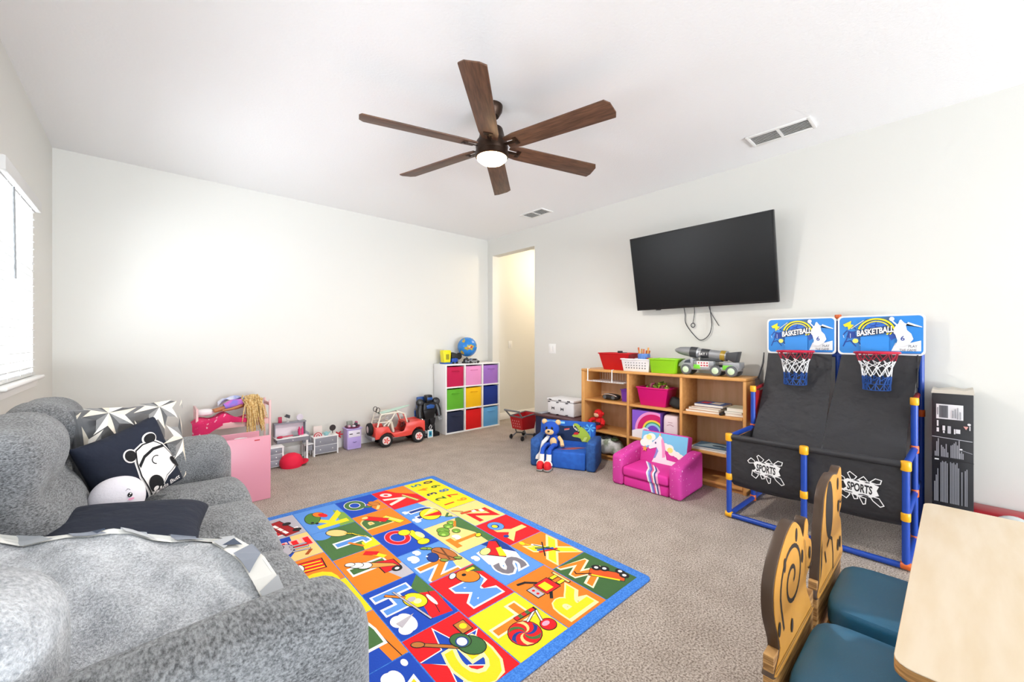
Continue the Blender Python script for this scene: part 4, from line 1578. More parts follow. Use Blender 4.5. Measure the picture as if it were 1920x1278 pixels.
# --- bottom row left: a bag of clothes / toys
e = thing('plastic_bag', 'clear white plastic bag of black and green toys in the lower left compartment', 'bag', (3.56, 2.42, S3))
B().puff((0, 0, .085), (.2, .30, .17), 2.8, 14, fn=lambda q: (q.x + .01 * math.sin(40 * q.y + 20 * q.z), q.y + .01 * math.sin(35 * q.z), q.z + .012 * math.sin(30 * q.y + 9))).build('film', mat('bag_film', '#d9dbd8', .25, noise=(9, '#8f9a86', .45, .6)), e)
for k, (y, z, c) in enumerate(((.07, .17, '#1a1a1c'), (-.02, .178, '#242426'), (-.09, .165, '#3a4a2c'), (.02, .165, '#18181a'))):
    B().puff((-.03, y, z), (.09, .08, .03), 2.5, 6).build('toy_piece', pl(c), e)

# ------------------------------------------------------------------ blue foam child's chair
bc = thing('foam_armchair', "blue child's foam armchair printed with a roaring dinosaur", 'chair', (3.08, 2.24, 0), R(26.5))
# local: x = depth (front 0 .. back), y = width (0 .. .64)
FB = mat('blue_foam_cloth', '#1d57b4', .8, noise=(22, '#2160bf', .4, .6), bump=(120, .2, .002))
FBA = mat('blue_foam_arm', '#244f90', .85, noise=(30, '#2f5fa6', .42, .62), bump=(120, .2, .002))
DW = .64
for y in (0, DW - .095):
    B().box(0, .36, y, y + .095, 0, .27).build('armrest', FBA, bc, .025, 3)
B().box(.012, .30, .097, DW - .097, .0, .165).build('seat_cushion', FB, bc, .02, 3)
M = Matrix.Translation((.27, 0, .12)) @ rotm(ry=12)
B(M).box(0, .085, .06, DW - .01, 0, .29).build('backrest', FB, bc, .02, 3)
a = Art()
bw, bh = .50, .185
a.rect(0, 0, bw, bh, '#1f62c0')
a.poly([(0, .09), (.12, .15), (.2, .14), (.36, .16), (.4, .0), (0, 0)], '#122a52')
a.poly([(0, .14), (.05, .13), (.09, bh), (0, bh)], '#6cae52').rect(0, .165, .2, bh, '#8fd0f0')
for k in range(6):
    a.poly([(.46, .14), (.46 + .06 * math.cos(k * 1.05), .14 + .045 * math.sin(k * 1.05)), (.46 + .05 * math.cos(k * 1.05 + .4), .14 + .035 * math.sin(k * 1.05 + .4))], '#58b4ea')
a.line([(.46, .14), (.468, .02)], .006, '#58b4ea')
a.line([(.2, .11), (.25, .12)], .008, '#d8443c').line([(.2, .10), (.25, .112)], .004, '#f0c8b8')
# dinosaur head
a.poly([(.385, 0), (.47, 0), (.47, .05), (.445, .09), (.41, .125), (.375, .145), (.33, .175), (.305, .178), (.292, .165), (.288, .15), (.3, .145), (.315, .15), (.345, .115), (.36, .09), (.34, .065), (.29, .062), (.28, .05), (.3, .04), (.34, .038), (.37, .03)], '#9db83f')
a.poly([(.34, .065), (.36, .09), (.345, .112), (.33, .105), (.30, .075)], '#1a1a1c').poly([(.295, .063), (.34, .066), (.355, .082), (.33, .09), (.305, .085)], '#c8202c')
a.poly([(.292, .165), (.288, .15), (.296, .13), (.325, .105), (.33, .11), (.30, .135), (.297, .15)], '#e8e6da')
a.ell(.365, .148, .008, .006, '#1a1a1c').poly([(.395, .14), (.40, .155), (.41, .14)], '#7e9a30')
a.poly([(.39, .005), (.42, .005), (.44, .05), (.41, .045)], '#c5d97a')
for k in range(4):
    a.poly([(.315 + .01 * k, .135 - .009 * k), (.312 + .01 * k, .122 - .009 * k), (.321 + .01 * k, .130 - .009 * k)], '#ffffff')
a.build('back_print', lambda u, v, h: M @ Vector((-h, DW - .07 - u, .09 + v)), bc, step=.0004, base=.001)
a = Art()
for k in range(5):
    a.poly([(.0 + .012 * k, .03 + .025 * k), (.16 + .02 * k, .10 + .022 * k), (.2 + .02 * k, .13 + .018 * k), (.13 + .02 * k, .105 + .022 * k)], ('#d8442c', '#f09a6c', '#232a5c')[k % 3])
a.build('seat_print', lambda u, v, h: Vector((.04 + v * .9, .40 - u, .1655 + h)), bc)

# blue plush bear slumped on the chair (local frame of the chair turned into world)
pb = thing('plush_doll', 'floppy blue plush bear with red shoes slumped on the blue foam chair', 'plush toy', (0, 0, 0))
pb.location = bc.matrix_world @ Vector((0, 0, 0)) if False else (3.08, 2.24, 0)
pb.rotation_euler = (0, 0, R(26.5))
PBL = mat('plush_blue', '#1f50b8', .95, bump=(140, .3, .003))
PTN = mat('plush_tan', '#e9c08a', .95, bump=(140, .3, .003))
PWH = mat('plush_white', '#f1efea', .95, bump=(140, .3, .003))
PRD = mat('plush_red', '#d41420', .7)
yc = .44
B().puff((.16, yc, .225), (.10, .11, .13), 2.4, 10).build('torso', PBL, pb)
B().ball((.112, yc - .005, .225), (.02, .035, .045), 8).build('belly', PTN, pb)
hd = B().ball((.155, yc + .03, .345), (.07, .085, .075), 10).build('head', PBL, pb)
for s in (-1, 1):
    B().ball((.165, yc + .03 + s * .07, .41), (.02, .028, .028), 6).build('ear', PTN, hd)
    B().ball((.092, yc + .03 + s * .028, .362), (.008, .012, .015), 6).build('eye', pl('#17171a', .2), hd)
B().ball((.095, yc + .03, .325), (.03, .045, .03), 8).build('muzzle', PTN, hd)
B().ball((.066, yc + .03, .335), (.008, .013, .01), 6).build('nose', pl('#17171a', .3), hd)
B().tube([(.15, yc + .05, .27), (.09, yc + .09, .22), (.03, yc + .12, .13), (.0, yc + .125, .07)], [.018, .02, .024, .02], 10).build('arm', PWH, pb)
B().tube([(.15, yc - .05, .27), (.13, yc - .085, .235), (.10, yc - .10, .195)], [.018, .018, .02], 10).build('arm', PTN, pb)
for s in (-1, 1):
    yy = yc + s * .035 + .02
    B().tube([(.14, yc + s * .03, .195), (.06, yy, .20), (-.03, yy + .005, .185), (-.055, yy + .006, .14)], [.022, .022, .02, .02], 10).build('leg', PBL, pb)
    B().tube([(-.055, yy + .006, .145), (-.062, yy + .007, .085)], [.024, .026], 10).build('sock', PWH, pb)
    sh = B().puff((-.09, yy + .008, .045), (.125, .068, .085), 2.6, 10).build('shoe', PRD, pb)
    B().puff((-.088, yy + .008, .014), (.13, .072, .026), 3, 8).build('sole', pl('#8f8b88', .7), sh)
    B().tube([(-.085, yy + .008 + .036 * math.cos(t * PI / 8), .05 + .04 * math.sin(t * PI / 8)) for t in range(9)], .009, 6).build('strap', PWH, sh)

# ------------------------------------------------------------------ pink foam child's sofa
pc = thing('foam_sofa', "pink glittery child's foam sofa printed with a unicorn", 'sofa', (3.0, 1.40, 0), R(2))
PG = mat('pink_glitter', '#d03a9c', .7, noise=(55, '#f7d2ee', .665, .70), bump=(80, .2, .002))
PP = mat('pink_cloth', '#dc2f9c', .75, bump=(60, .25, .003))
PW = .60
B().prism([(0, 0), (.44, 0), (.44, .30), (.36, .30), (0, .25)], 0, .1, 'y').build('armrest', PG, pc, .025, 3)
B().prism([(0, 0), (.44, 0), (.44, .30), (.36, .30), (0, .25)], PW - .1, PW, 'y').build('armrest', PG, pc, .025, 3)
B().box(.015, .34, .102, PW - .102, 0, .085).build('lower_cushion', PP, pc, .018, 3)
B().box(.0, .34, .102, PW - .102, .088, .165).build('seat_cushion', PP, pc, .02, 3)
M2 = Matrix.Translation((.30, 0, .14)) @ rotm(ry=14)
B(M2).box(0, .09, .09, PW - .09, 0, .29).build('backrest', [PG], pc, .015, 3)
a = Art()
bw, bh = .41, .255
a.rect(0, 0, bw, bh, '#d8389e')
a.poly([(0, .12), (.06, .11), (.1, .15), (.2, .12), (.3, .1), (.38, .09), (bw, .11), (bw, bh), (0, bh)], '#7cc4ea')
for x, y, r_ in ((.03, .15, .04), (.06, .19, .045), (.09, .21, .04), (.07, .16, .035), (.22, .15, .035), (.26, .14, .04), (.29, .11, .035), (.33, .1, .03), (.36, .085, .03)):
    a.ell(x, y, r_, r_ * .8, '#fbf6ee')
for x, y in ((.07, .205), (.27, .125)):
    a.ell(x, y, .025, .022, '#f7ea8a')
a.poly([(.12, .0), (.34, .0), (.34, .035), (.25, .04), (.24, .07), (.22, .12), (.21, .18), (.185, .225), (.165, .235), (.15, .21), (.12, .18), (.085, .135), (.075, .115), (.09, .105), (.115, .115), (.15, .13), (.16, .1), (.14, .05)], '#f7eef4')
a.poly([(.19, .22), (.21, .19), (.23, .12), (.235, .06), (.21, .05), (.2, .12), (.185, .19)], '#f19ac8').poly([(.15, .13), (.17, .1), (.15, .04), (.13, .03), (.145, .08)], '#8f8fd8')
a.poly([(.16, .235), (.172, .255), (.178, .23)], '#f6d24a').ell(.137, .165, .007, .009, '#4a4a7c')
for k in range(5):
    t_ = R(90 + 72 * k)
    a.poly([(.045, .1), (.045 + .03 * math.cos(t_), .1 + .03 * math.sin(t_)), (.045 + .012 * math.cos(t_ + .63), .1 + .012 * math.sin(t_ + .63)), ], '#f08c4a').poly([(.045, .1), (.045 + .012 * math.cos(t_ - .63), .1 + .012 * math.sin(t_ - .63)), (.045 + .03 * math.cos(t_), .1 + .03 * math.sin(t_))], '#f7b85a')
a.build('back_print', lambda u, v, h: M2 @ Vector((-h, PW - .095 - u, .025 + v)), pc, step=.0004, base=.001)
a = Art()
for k, c in enumerate(('#f4eef6', '#8fa4dc', '#7a5fc0', '#e86a8c', '#f4eef6', '#3f4f86', '#f2a8d0')):
    o_ = .016 * k
    a.poly([(.0 + o_ * 1.5, .30 - .012 * k), (.03 + o_ * 1.3, .29 - .012 * k), (.13 + o_, .17 - .004 * k), (.20 + o_ * .7, .0), (.186 + o_ * .7, .0), (.108 + o_, .17 - .004 * k)], c)
def onseat(u, v, h):
    # top of the seat, then over the rounded front edge and down
    y = PW - .17 - u
    if v > .10:
        return Vector((.02 + (v - .10) * 1.3, y, .1655 + h))
    if v > .075:
        q = (.10 - v) / .025 * PI / 2
        r_ = .0208 + h
        return Vector((.02 - r_ * math.sin(q), y, .145 + r_ * math.cos(q)))
    z_ = .145 - (.075 - v) * 1.8
    return Vector(((-.001 if z_ > .088 else .0138) - h, y, z_))
a.build('seat_print', onseat, pc, dice=.008)

# ------------------------------------------------------------------ red stuffed figure on the middle left shelf
rf = thing('red_plush', 'small bright red stuffed monkey sitting on the middle left shelf', 'plush toy', (3.59, 2.56, S2), R(-10))
PR2 = mat('plush_red_bright', '#dc1a1c', .9, bump=(140, .3, .003))
B().puff((0, 0, .065), (.08, .085, .11), 2.4, 8).build('torso', PR2, rf)
hd = B().ball((-.01, .005, .155), (.045, .052, .048), 8).build('head', PR2, rf)
B().ball((-.042, .005, .145), (.018, .034, .026), 8).build('muzzle', mat('plush_peach', '#eab592', .9), hd)
for s in (-1, 1):
    B().ball((-.046, .005 + s * .016, .168), (.006, .008, .008), 6).build('eye', pl('#17171a', .2), hd)
    B().ball((0, .005 + s * .054, .16), (.012, .014, .018), 6).build('ear', PR2, hd)
    B().tube([(0, s * .035, .10), (-.03, s * .085, .085), (-.055, s * .095, .055)], [.018, .02, .024], 8).build('arm', PR2, rf)
    B().tube([(-.01, s * .025, .03), (-.06, s * .04, .022), (-.085, s * .045, .025)], [.02, .02, .022], 8).build('leg', PR2, rf)
B().puff((-.02, 0, .05), (.06, .086, .05), 2.6, 8).build('trousers', mat('plush_navy', '#3a2236', .9), rf)

# ------------------------------------------------------------------ toy box with a printed fabric tote on it
tb = thing('toy_chest', 'low maroon-topped toy chest behind the blue foam chair', 'chest', (3.62, 3.07, 0))
B().box(-.17, .19, -.31, .31, 0, .335).build('body', mat('chest_navy', '#1f2748', .5), tb, .006)
B().box(-.185, .195, -.32, .32, .336, .36).build('lid', mat('chest_maroon', '#5e3b40', .4, noise=(4, '#4c2c32', .4, .6)), tb, .004)
tt = thing('fabric_tote', 'white zipped fabric storage cube with small black marks on the toy chest', 'storage box', (3.655, 3.075, .36))
TW = mat('tote_white', '#efeef0', .8, bump=(40, .2, .004))
B().box(-.115, .135, -.20, .195, 0, .16).build('body', TW, tt, .018, 3)
B().box(-.12, .14, -.205, .20, .162, .19).build('lid', TW, tt, .01, 2)
a = Art()
IK = '#1b1b20'
for cx in (.09, .23):
    for s in (-1, 1):
        a.poly([(cx + s * .002, .06), (cx + s * .022, .06), (cx + s * .022, .10), (cx + s * .012, .085), (cx + s * .002, .09)], IK)
    a.ell(cx, .065, .012, .008, TW.node_tree.nodes['Principled BSDF'].inputs['Base Color'].default_value[:3])
for cx, cy in ((.03, .012), (.16, .008), (.3, .014), (.16, .148), (.3, .15), (.03, .146)):
    a.line([(cx - .016, cy), (cx + .016, cy + .004)], .01, IK)
a.build('front_print', flat((-.1152, .195, 0), (0, -1, 0), (0, 0, 1)), tt)
a = Art()
for cx, cy in ((.05, .01), (.2, .012), (.33, .01)):
    a.line([(cx - .018, cy), (cx + .018, cy)], .012, IK)
a.build('lid_print', flat((-.1205, .195, .166), (0, -1, 0), (0, 0, 1)), tt)

# papers / folded things leaning between the cart and the tote
e = thing('grey_folder', 'thin grey folder lying on the toy chest beside the tote', 'folder', (3.56, 3.325, .361))
B().prism([(-.09, .0), (.10, .0), (.17, .06), (.165, .068), (.09, .012), (-.09, .01)], -.03, .03, 'y').build('sheet', pl('#a9abb4', .5), e, .001)

# ------------------------------------------------------------------ toy shopping cart
ct = thing('toy_shopping_cart', 'small red and grey toy shopping cart near the hall opening', 'toy cart', (3.50, 3.66, 0), R(4))
GP = pl('#6f7074', .4)
RP = pl('#b3161d', .4)
# basket with open top : front toward -x
b = B()
b.put([(-.09, -.085, .13), (.13, -.085, .12), (.13, .085, .12), (-.09, .085, .13), (-.12, -.10, .29), (.17, -.10, .31), (.17, .10, .31), (-.12, .10, .29)], [(3, 2, 1, 0), (0, 1, 5, 4), (1, 2, 6, 5), (2, 3, 7, 6), (3, 0, 4, 7)])
b.build('basket', RP, ct, solid=.004)
a = Art()
for r_ in range(3):
    for q in range(4):
        a.rect(.035 + .035 * q, .03 + .035 * r_, .043 + .035 * q, .048 + .035 * r_, '#e7b9b5')
pA, pB, pC = Vector((-.09, .085, .13)), Vector((-.09, -.085, .13)), Vector((-.12, .10, .29))
a.build('slot_pattern', flat(pA + Vector((-.0045, 0, 0)), (pB - pA).normalized(), (pC - pA).normalized()), ct)
B().tube([(-.12, -.10, .29), (.17, -.10, .31), (.17, .10, .31), (-.12, .10, .29)], .008, 8, True).build('rim', GP, ct)
for s in (-1, 1):
    B().tube([(-.11, s * .10, .285), (-.19, s * .11, .37)], .01, 8).build('handle_arm', GP, ct)
    B().tube([(-.05, s * .075, .13), (-.02, s * .08, .07), (-.09, s * .085, .035)], .009, 8).tube([(-.02, s * .08, .07), (.13, s * .08, .04)], .009, 8).build('leg_frame', GP, ct)
    for x in (-.10, .13):
        w_ = B().lathe([(0, 0), (.012, 0), (.026, .003), (.03, .008), (.03, .014), (.026, .019), (0, .019)], 16, (x, s * .095 - .0095, .03), ax='y').build('wheel', pl('#1d1d1f', .5), ct)
B().tube([(-.19, -.125, .37), (-.19, .125, .37)], .011, 10).build('handle', GP, ct)

# ------------------------------------------------------------------ double basketball arcade game
bg_ = thing('basketball_game', 'double basketball arcade game with blue pipes and black cloth ramp', 'arcade game', (3.0, .62, 0))
go = bg_.location
BLU = mat('pipe_blue', '#1b46a8', .35)
YEL = mat('joint_yellow', '#f2b01c', .35)
ORG = mat('joint_orange', '#d9662a', .4)
BKC = mat('black_nylon', '#2a2a2e', .6, bump=(9, .5, .03))
RDC = mat('red_nylon', '#a8141d', .55)
PR_ = .0165
def pipe(p, q, m=BLU, r=PR_):
    return B().tube([p, q], r, 14).build('pipe', m, bg_, off=go)
def joint(p, ax='z', m=YEL, l=.045, r=.0205):
    c = list(p)
    c['xyz'.index(ax)] -= l / 2
    return B().lathe([(r * .9, 0), (r, .004), (r, l - .004), (r * .9, l)], 14, c, ax=ax).build('joint', m, bg_, off=go)
YL, YM, YR = 1.06, .625, .18
XF, XM, XB = 3.0, 3.46, 3.765
for y in (YL, YM, YR):
    xp = XF - .024 if y == YM else XF
    pipe((xp, y, .02), (xp, y, .275))
    pipe((xp, y, .30), (xp, y, .545))
    joint((xp, y, .285))
    joint((xp, y, .556), l=.05, r=.023)
    joint((xp, y, .024), 'y', ORG if y == YR else YEL, .042)
pipe((XF, YL, .02), (XF, YM, .02))
pipe((XF, YM, .02), (XF, YR, .02))
for y in (YL, YR):
    ym = y - .01
    pipe((XF, y, .02), (XM, ym, .02))
    pipe((XF, y, .56), (XM, ym, .565))
    pipe((XM, ym, .02), (XM, ym, .565))
    pipe((XM, ym, .565), (XM, ym, .85))
    joint((XM, ym, .855), m=YEL)
    joint((XM, ym, .565), m=ORG)
    joint((XM, ym, .02), m=ORG)
    pipe((XM, ym, .855), (XB, ym, .87), RDC, .014)
    pipe((XM, ym, .30), (XB, ym, .30))
    pipe((XF, y, .285), (XM, ym, .30))
    joint((XM, ym, .30), m=ORG)
    pipe((XM, ym, .02), (XB, ym, .02))
for y in (YL - .06, .583, YR - .025):
    pipe((XB, y, .0), (XB, y, .75))
    pipe((XB, y, .75), (XB, y, 1.37))
    joint((XB, y, .75), m=ORG)
    joint((XB, y, 1.40 if abs(y - .583) < .01 else 1.36), m=ORG, l=.03)
pipe((XB, YL - .06, 1.12), (XB, YR - .025, 1.12))
# ramp cloths, each sagging
prof = [(3.72, 1.125), (3.69, 1.02), (3.63, .90), (3.55, .77), (3.45, .63), (3.33, .50), (3.2, .38), (3.09, .29), (3.03, .25)]
def pw(t):
    t *= len(prof) - 1
    i = min(int(t), len(prof) - 2)
    f = t - i
    return lerp(prof[i][0], prof[i + 1][0], f), lerp(prof[i][1], prof[i + 1][1], f)
for y0, y1, y0b, y1b in ((1.02, .61, 1.022, .602), (.555, .15, .600, .202)):
    def fn(s, t, y0=y0, y1=y1, y0b=y0b, y1b=y1b):
        x, z = pw(t)
        a_, b_ = lerp(y0, y0b, min(1, t * 2.2)), lerp(y1, y1b, min(1, t * 2.2))
        y = lerp(a_, b_, s)
        w_ = .012 * math.sin(7 * s + 4 * t) * math.sin(PI * s) * (.3 + t) + .01 * math.sin(23 * s + 9 * t) * t * (1 - t)
        return (x - w_, y, z - w_)
    B().grid(fn, 26, 26).build('ramp_cloth', BKC, bg_, off=go, solid=.002, ang=70)
# front apron cloth, two halves
for y0, y1 in ((YL - .012, YM + .004), (YM - .004, YR + .012)):
    fp = [(3.005, .572), (2.992, .56), (2.994, .50), (2.993, .40), (2.994, .31), (3.01, .25), (3.06, .215), (3.16, .225), (3.22, .26)]
    def fq(s, t):
        u = t * (len(fp) - 1)
        i = min(int(u), len(fp) - 2)
        x, z = lerp(fp[i][0], fp[i + 1][0], u - i), lerp(fp[i][1], fp[i + 1][1], u - i)
        sag = -.02 * math.sin(PI * s) * (t ** 2)
        return (x, lerp(y0, y1, s), z + sag)
    B().grid(fq, 14, 24).build('apron_cloth', BKC, bg_, off=go, solid=.002, ang=70)
B().tube([(XF, YL - .02, .56), (XF, YR + .02, .56)], .0195, 14).build('front_sleeve', BKC, bg_, off=go)
# side cloths: red fabric and dark net
NET = bpy.data.materials.new('dark_net')
NET.use_nodes = True
_nt = NET.node_tree
_p = _nt.nodes['Principled BSDF']
_p.inputs['Base Color'].default_value = (.012, .012, .014, 1)
_p.inputs['Roughness'].default_value = .8
_p.inputs['Alpha'].default_value = .62
for y in (YL - .012, YR - .012):
    B().grid(lambda s, t: (lerp(XM + .02, XB - .02, s), y - .004, lerp(.57, .852, t) - .02 * math.sin(PI * s) * t), 8, 8).build('side_cloth', RDC, bg_, off=go, solid=.0015)
    B().grid(lambda s, t: (lerp(XM + .0, XB - .03, s), y - .012 + .02 * s, lerp(lerp(.86, .87, s), lerp(.93, 1.13, s * s), t)), 8, 6).build('side_net', NET, bg_, off=go)
    B().grid(lambda s, t: (lerp(XF + .01, XM - .01, s), y + (-.004 if y > .5 else .016), lerp(.27, .545, t)), 8, 6).build('side_cloth', BKC, bg_, off=go, solid=.0015)
    B().tube([(XM + .1, y - .005, .93), (XB - .06, y, 1.05), (XB - .05, y, 1.13)], .004, 6).build('net_cord', BKC, bg_, off=go)

# backboards and hoops
for yl, yr in ((1.028, .588), (.578, .132)):
    w, h = yl - yr, .275
    zb = 1.125
    xf = 3.725
    bd = B()
    pts = []
    for cx, cz, a0 in ((yl - .028, zb + h - .028, 0), (yr + .028, zb + h - .028, 90), (yr + .028, zb + .028, 180), (yl - .028, zb + .028, 270)):
        for i in range(6):
            t_ = R(a0 + 18 * i)
            pts.append((cx + .028 * math.cos(t_), cz + .028 * math.sin(t_)))
    bd.prism(pts, xf, xf + .012, 'x')
    bo = bd.build('backboard', WHITE, bg_, off=go)
    a = Art()
    Bb, Bd, Yl = '#2b8be0', '#173f9c', '#f4e21c'
    a.rrect(.01, .012, w - .01, h - .01, .024, Bb)
    sx = w / .44
    def S(pts):
        return [(x * sx, y) for x, y in pts]
    # dark speed panel, lower right white corner
    a.poly(S([(.15, .25), (.275, .262), (.27, .20), (.14, .19)]), '#4b6f95')
    a.poly(S([(.28, .03), (.42, .03), (.42, .10), (.34, .075), (.30, .085)]), '#f4f5f6')
    a.poly(S([(.28, .1), (.33, .14), (.31, .17), (.26, .15)]), '#2a57b8')
    # line-drawn player left
    for q in ([(.03, .14), (.05, .17), (.08, .16), (.11, .17), (.12, .13)], [(.06, .16), (.05, .11), (.03, .06)], [(.08, .16), (.1, .11), (.14, .05), (.16, .04)], [(.04, .09), (.07, .1), (.1, .06)], [(.06, .18), (.08, .2), (.1, .18)], [(.05, .13), (.09, .12)], [(.09, .14), (.13, .1), (.15, .09)]):
        a.line(S(q), .006, Bd)
    a.poly(S([(.06, .165), (.095, .165), (.1, .12), (.06, .115)]), Bd)
    for q in ([(.03, .14), (.035, .12)], [(.07, .15), (.07, .12)], [(.12, .07), (.15, .04)], [(.13, .09), (.16, .06)]):
        a.line(S(q), .003, '#d6e6fa')
    # lightning
    a.poly(S([(.03, .215), (.075, .24), (.072, .215), (.09, .21), (.06, .175), (.055, .2), (.04, .198)]), Yl)
    a.line(S([(.075, .185), (.14, .24)]), .004, '#f5f0c0')
    # ball and arc
    a.ell(.21 * sx, .17, .06 * sx, .075, '#2f6fd0', t0=0, t1=180)
    for q in ([(.16, .18), (.2, .21), (.25, .22)], [(.21, .24), (.2, .2), (.21, .17)], [(.17, .21), (.22, .19), (.26, .2)]):
        a.line(S(q), .004, Bd)
    a.arc(.205 * sx, .155, .085 * sx, .10 * sx, '#1c2230', 5, 165, 20, .98)
    a.arc(.205 * sx, .155, .087 * sx, .098 * sx, Yl, 5, 165, 20, 1.0)
    a.arc(.205 * sx, .155, .072 * sx, .079 * sx, Yl, 25, 165, 20, 1.0)
    # white player right
    a.poly(S([(.30, .195), (.315, .215), (.32, .235), (.328, .24), (.335, .228), (.345, .215), (.39, .195), (.425, .185), (.425, .19), (.36, .222), (.35, .2), (.355, .17), (.375, .145), (.385, .11), (.37, .085), (.34, .06), (.30, .06), (.31, .10), (.3, .14), (.285, .16)]), '#f4f5f6')
    a.ell(.283 * sx, .245, .013, .014, '#f4f5f6')
    a.line(S([(.283, .235), (.31, .2)]), .008, '#f4f5f6')
    a.text('6', .335 * sx, .115, .032, '#23449a', .02)
    a.poly(S([(.265, .16), (.29, .175), (.295, .16), (.27, .145)]), '#1c2230')
    a.line(S([(.26, .142), (.275, .165)]), .008, Yl).line(S([(.275, .142), (.288, .162)]), .006, Yl)
    # word
    a.text('BASKETBALL', .20 * sx, .165, .042, '#f6f6f6', .035, 9, .62 * sx, .15, outline='#22263a', ow=.09)
    # target square
    a.rrect(.125 * sx, .02, .27 * sx, .128, .008, '#2f8fe6')
    a.ell(.098 * sx, .098, .016, .016, '#f3ea6c')
    a.text('PLAY', .383 * sx, .062, .017, '#33384c', .0, 0, .75)
    a.text('THE GAME', .36 * sx, .036, .017, '#33384c', .0, 0, .7)
    a.line([(.27 * sx, .0145), (w - .02, .0145)], .004, '#2b4f9c')
    a.build('board_print', flat((xf - go.x, yl - go.y, zb), (0, -1, 0), (0, 0, 1)), bo, printmat('print_board', .35))
    # rim
    hy = (yl + yr) / 2 + .0
    hx, hz, hr = xf - .135, 1.145, .112
    rim = B().tube([(hx + hr * math.cos(2 * PI * i / 28), hy + hr * math.sin(2 * PI * i / 28), hz) for i in range(28)], .008, 8, True)
    rim.box(hx + hr - .01, xf + .001, hy - .035, hy + .035, hz - .012, hz + .006)
    ho = rim.build('rim', mat('rim_red', '#c2143a', .35), bg_, off=go)
    def ringp(k, n, r_, z, ph=0):
        t_ = 2 * PI * (k + ph) / n
        return (hx + r_ * math.cos(t_), hy + r_ * math.sin(t_), z)
    n = 10
    lv = [(.108, 1.14, 0), (.092, 1.09, .5), (.078, 1.04, 0), (.072, .99, .5), (.07, .94, 0), (.07, .90, .5)]
    for seg_i, (mname, mm) in enumerate((('net_top', mat('net_red', '#a01430', .7)), ('net_middle', mat('net_white', '#f2f2f2', .7)), ('net_middle', mat('net_white', '#f2f2f2', .7)), ('net_bottom', mat('net_blue', '#1c4c94', .7)), ('net_bottom', mat('net_blue', '#1c4c94', .7)))):
        b = B()
        r0, z0, p0 = lv[seg_i]
        r1, z1, p1 = lv[seg_i + 1]
        for k in range(n):
            b.tube([ringp(k, n, r0, z0, p0), ringp(k, n, r1, z1, p1)], .0028, 5)
            b.tube([ringp(k, n, r0, z0, p0), ringp(k, n, r1, z1, p1 - 1)], .0028, 5)
        if seg_i >= 3:
            for k in range(n):
                b.tube([ringp(k, n, r0, z0, p0), ringp(k, n, r1, z1, p0)], .0035, 5)
                b.tube([ringp(k, n, r1, z1, p1), ringp(k + 1, n, r1, z1, p1)], .003, 5)
        b.build(mname, mm, ho, off=go)

# graffiti lettering on the apron
def graffiti():
    a = Art()
    Wh, K = '#f1f1f2', '#222226'
    def out(pts, w=.0045):
        a.line(pts + [pts[0]], w, Wh)
    out([(-.105, .035), (-.085, .058), (-.065, .045), (-.06, .03), (-.095, .022)])
    out([(-.05, .075), (-.04, .085), (-.01, .062), (-.02, .045), (-.035, .04)])
    out([(-.005, .045), (.02, .07), (.04, .045)])
    out([(.045, .045), (.07, .07), (.095, .066), (.09, .045), (.075, .04)])
    out([(-.075, -.02), (-.08, -.055), (-.055, -.07), (-.04, -.045), (-.05, -.025)])
    out([(-.03, -.04), (-.02, -.065), (-.005, -.06), (-.008, -.04)])
    out([(.0, -.045), (.018, -.085), (.028, -.08), (.03, -.05)])
    out([(.045, -.03), (.085, -.035), (.105, -.07), (.09, -.08), (.06, -.055)])
    a.poly([(-.07, .03), (-.05, .045), (-.02, .04), (0, .05), (.03, .04), (.05, .05), (.07, .035), (.085, .03), (.075, .005), (.085, -.02), (.05, -.04), (.02, -.035), (0, -.05), (-.02, -.04), (-.06, -.035), (-.075, -.025), (-.055, -.005)], Wh)
    a.text('SPORTS', .003, .003, .048, K, .03, -2, .5)
    for q in ([(-.06, -.028), (-.03, -.03)], [(.0, -.035), (.02, -.03), (.04, -.034)], [(-.02, .043), (.0, .04)], [(.03, .04), (.045, .042)]):
        a.line(q, .005, K)
    return a
for yc_, zc_ in ((.835, .385), (.37, .39)):
    graffiti().build('apron_print', flat((2.9905 - go.x, yc_ - go.y, zc_), (0, -1, 0), (0, 0, 1)), bg_, step=.0005, base=.0008)

# ------------------------------------------------------------------ children's table
tbx = thing('activity_table', "pale maple children's table with rounded corners", 'table', (1.785, -.28, 0))
TOPM = mat('table_laminate', '#dccbb2', .35, noise=(3.0, '#d4bf9f', .35, .7), stretch=(1.2, 7, 1))
PLY = mat('plywood_edge', '#c99a5e', .55, noise=(160, '#8f6434', .4, .6), stretch=(.05, .05, 1))
hx_, hy_ = .627, .37
def rr(hx, hy, r):
    pts = []
    for cx, cy, a0 in ((hx - r, hy - r, 0), (-hx + r, hy - r, 90), (-hx + r, -hy + r, 180), (hx - r, -hy + r, 270)):
        for i in range(5):
            t_ = R(a0 + 22.5 * i)
            pts.append((cx + r * math.cos(t_), cy + r * math.sin(t_)))
    return pts
B().prism(rr(hx_, hy_, .035), .547, .55).build('table_top', TOPM, tbx, .001, 1)
B().prism(rr(hx_, hy_, .035), .522, .5468).build('plywood_core', PLY, tbx)
B().box(-.54, .54, -.23, .23, .46, .5215).build('apron', mat('ply_face', '#d8ad72', .5), tbx, .003)
for sx in (-1, 1):
    for sy in (-1, 1):
        B().box(sx * .57 - .028, sx * .57 + .028, sy * .195 - .028, sy * .195 + .028, 0, .5215).build('leg', mat('ply_face', '#d8ad72', .5), tbx, .006)

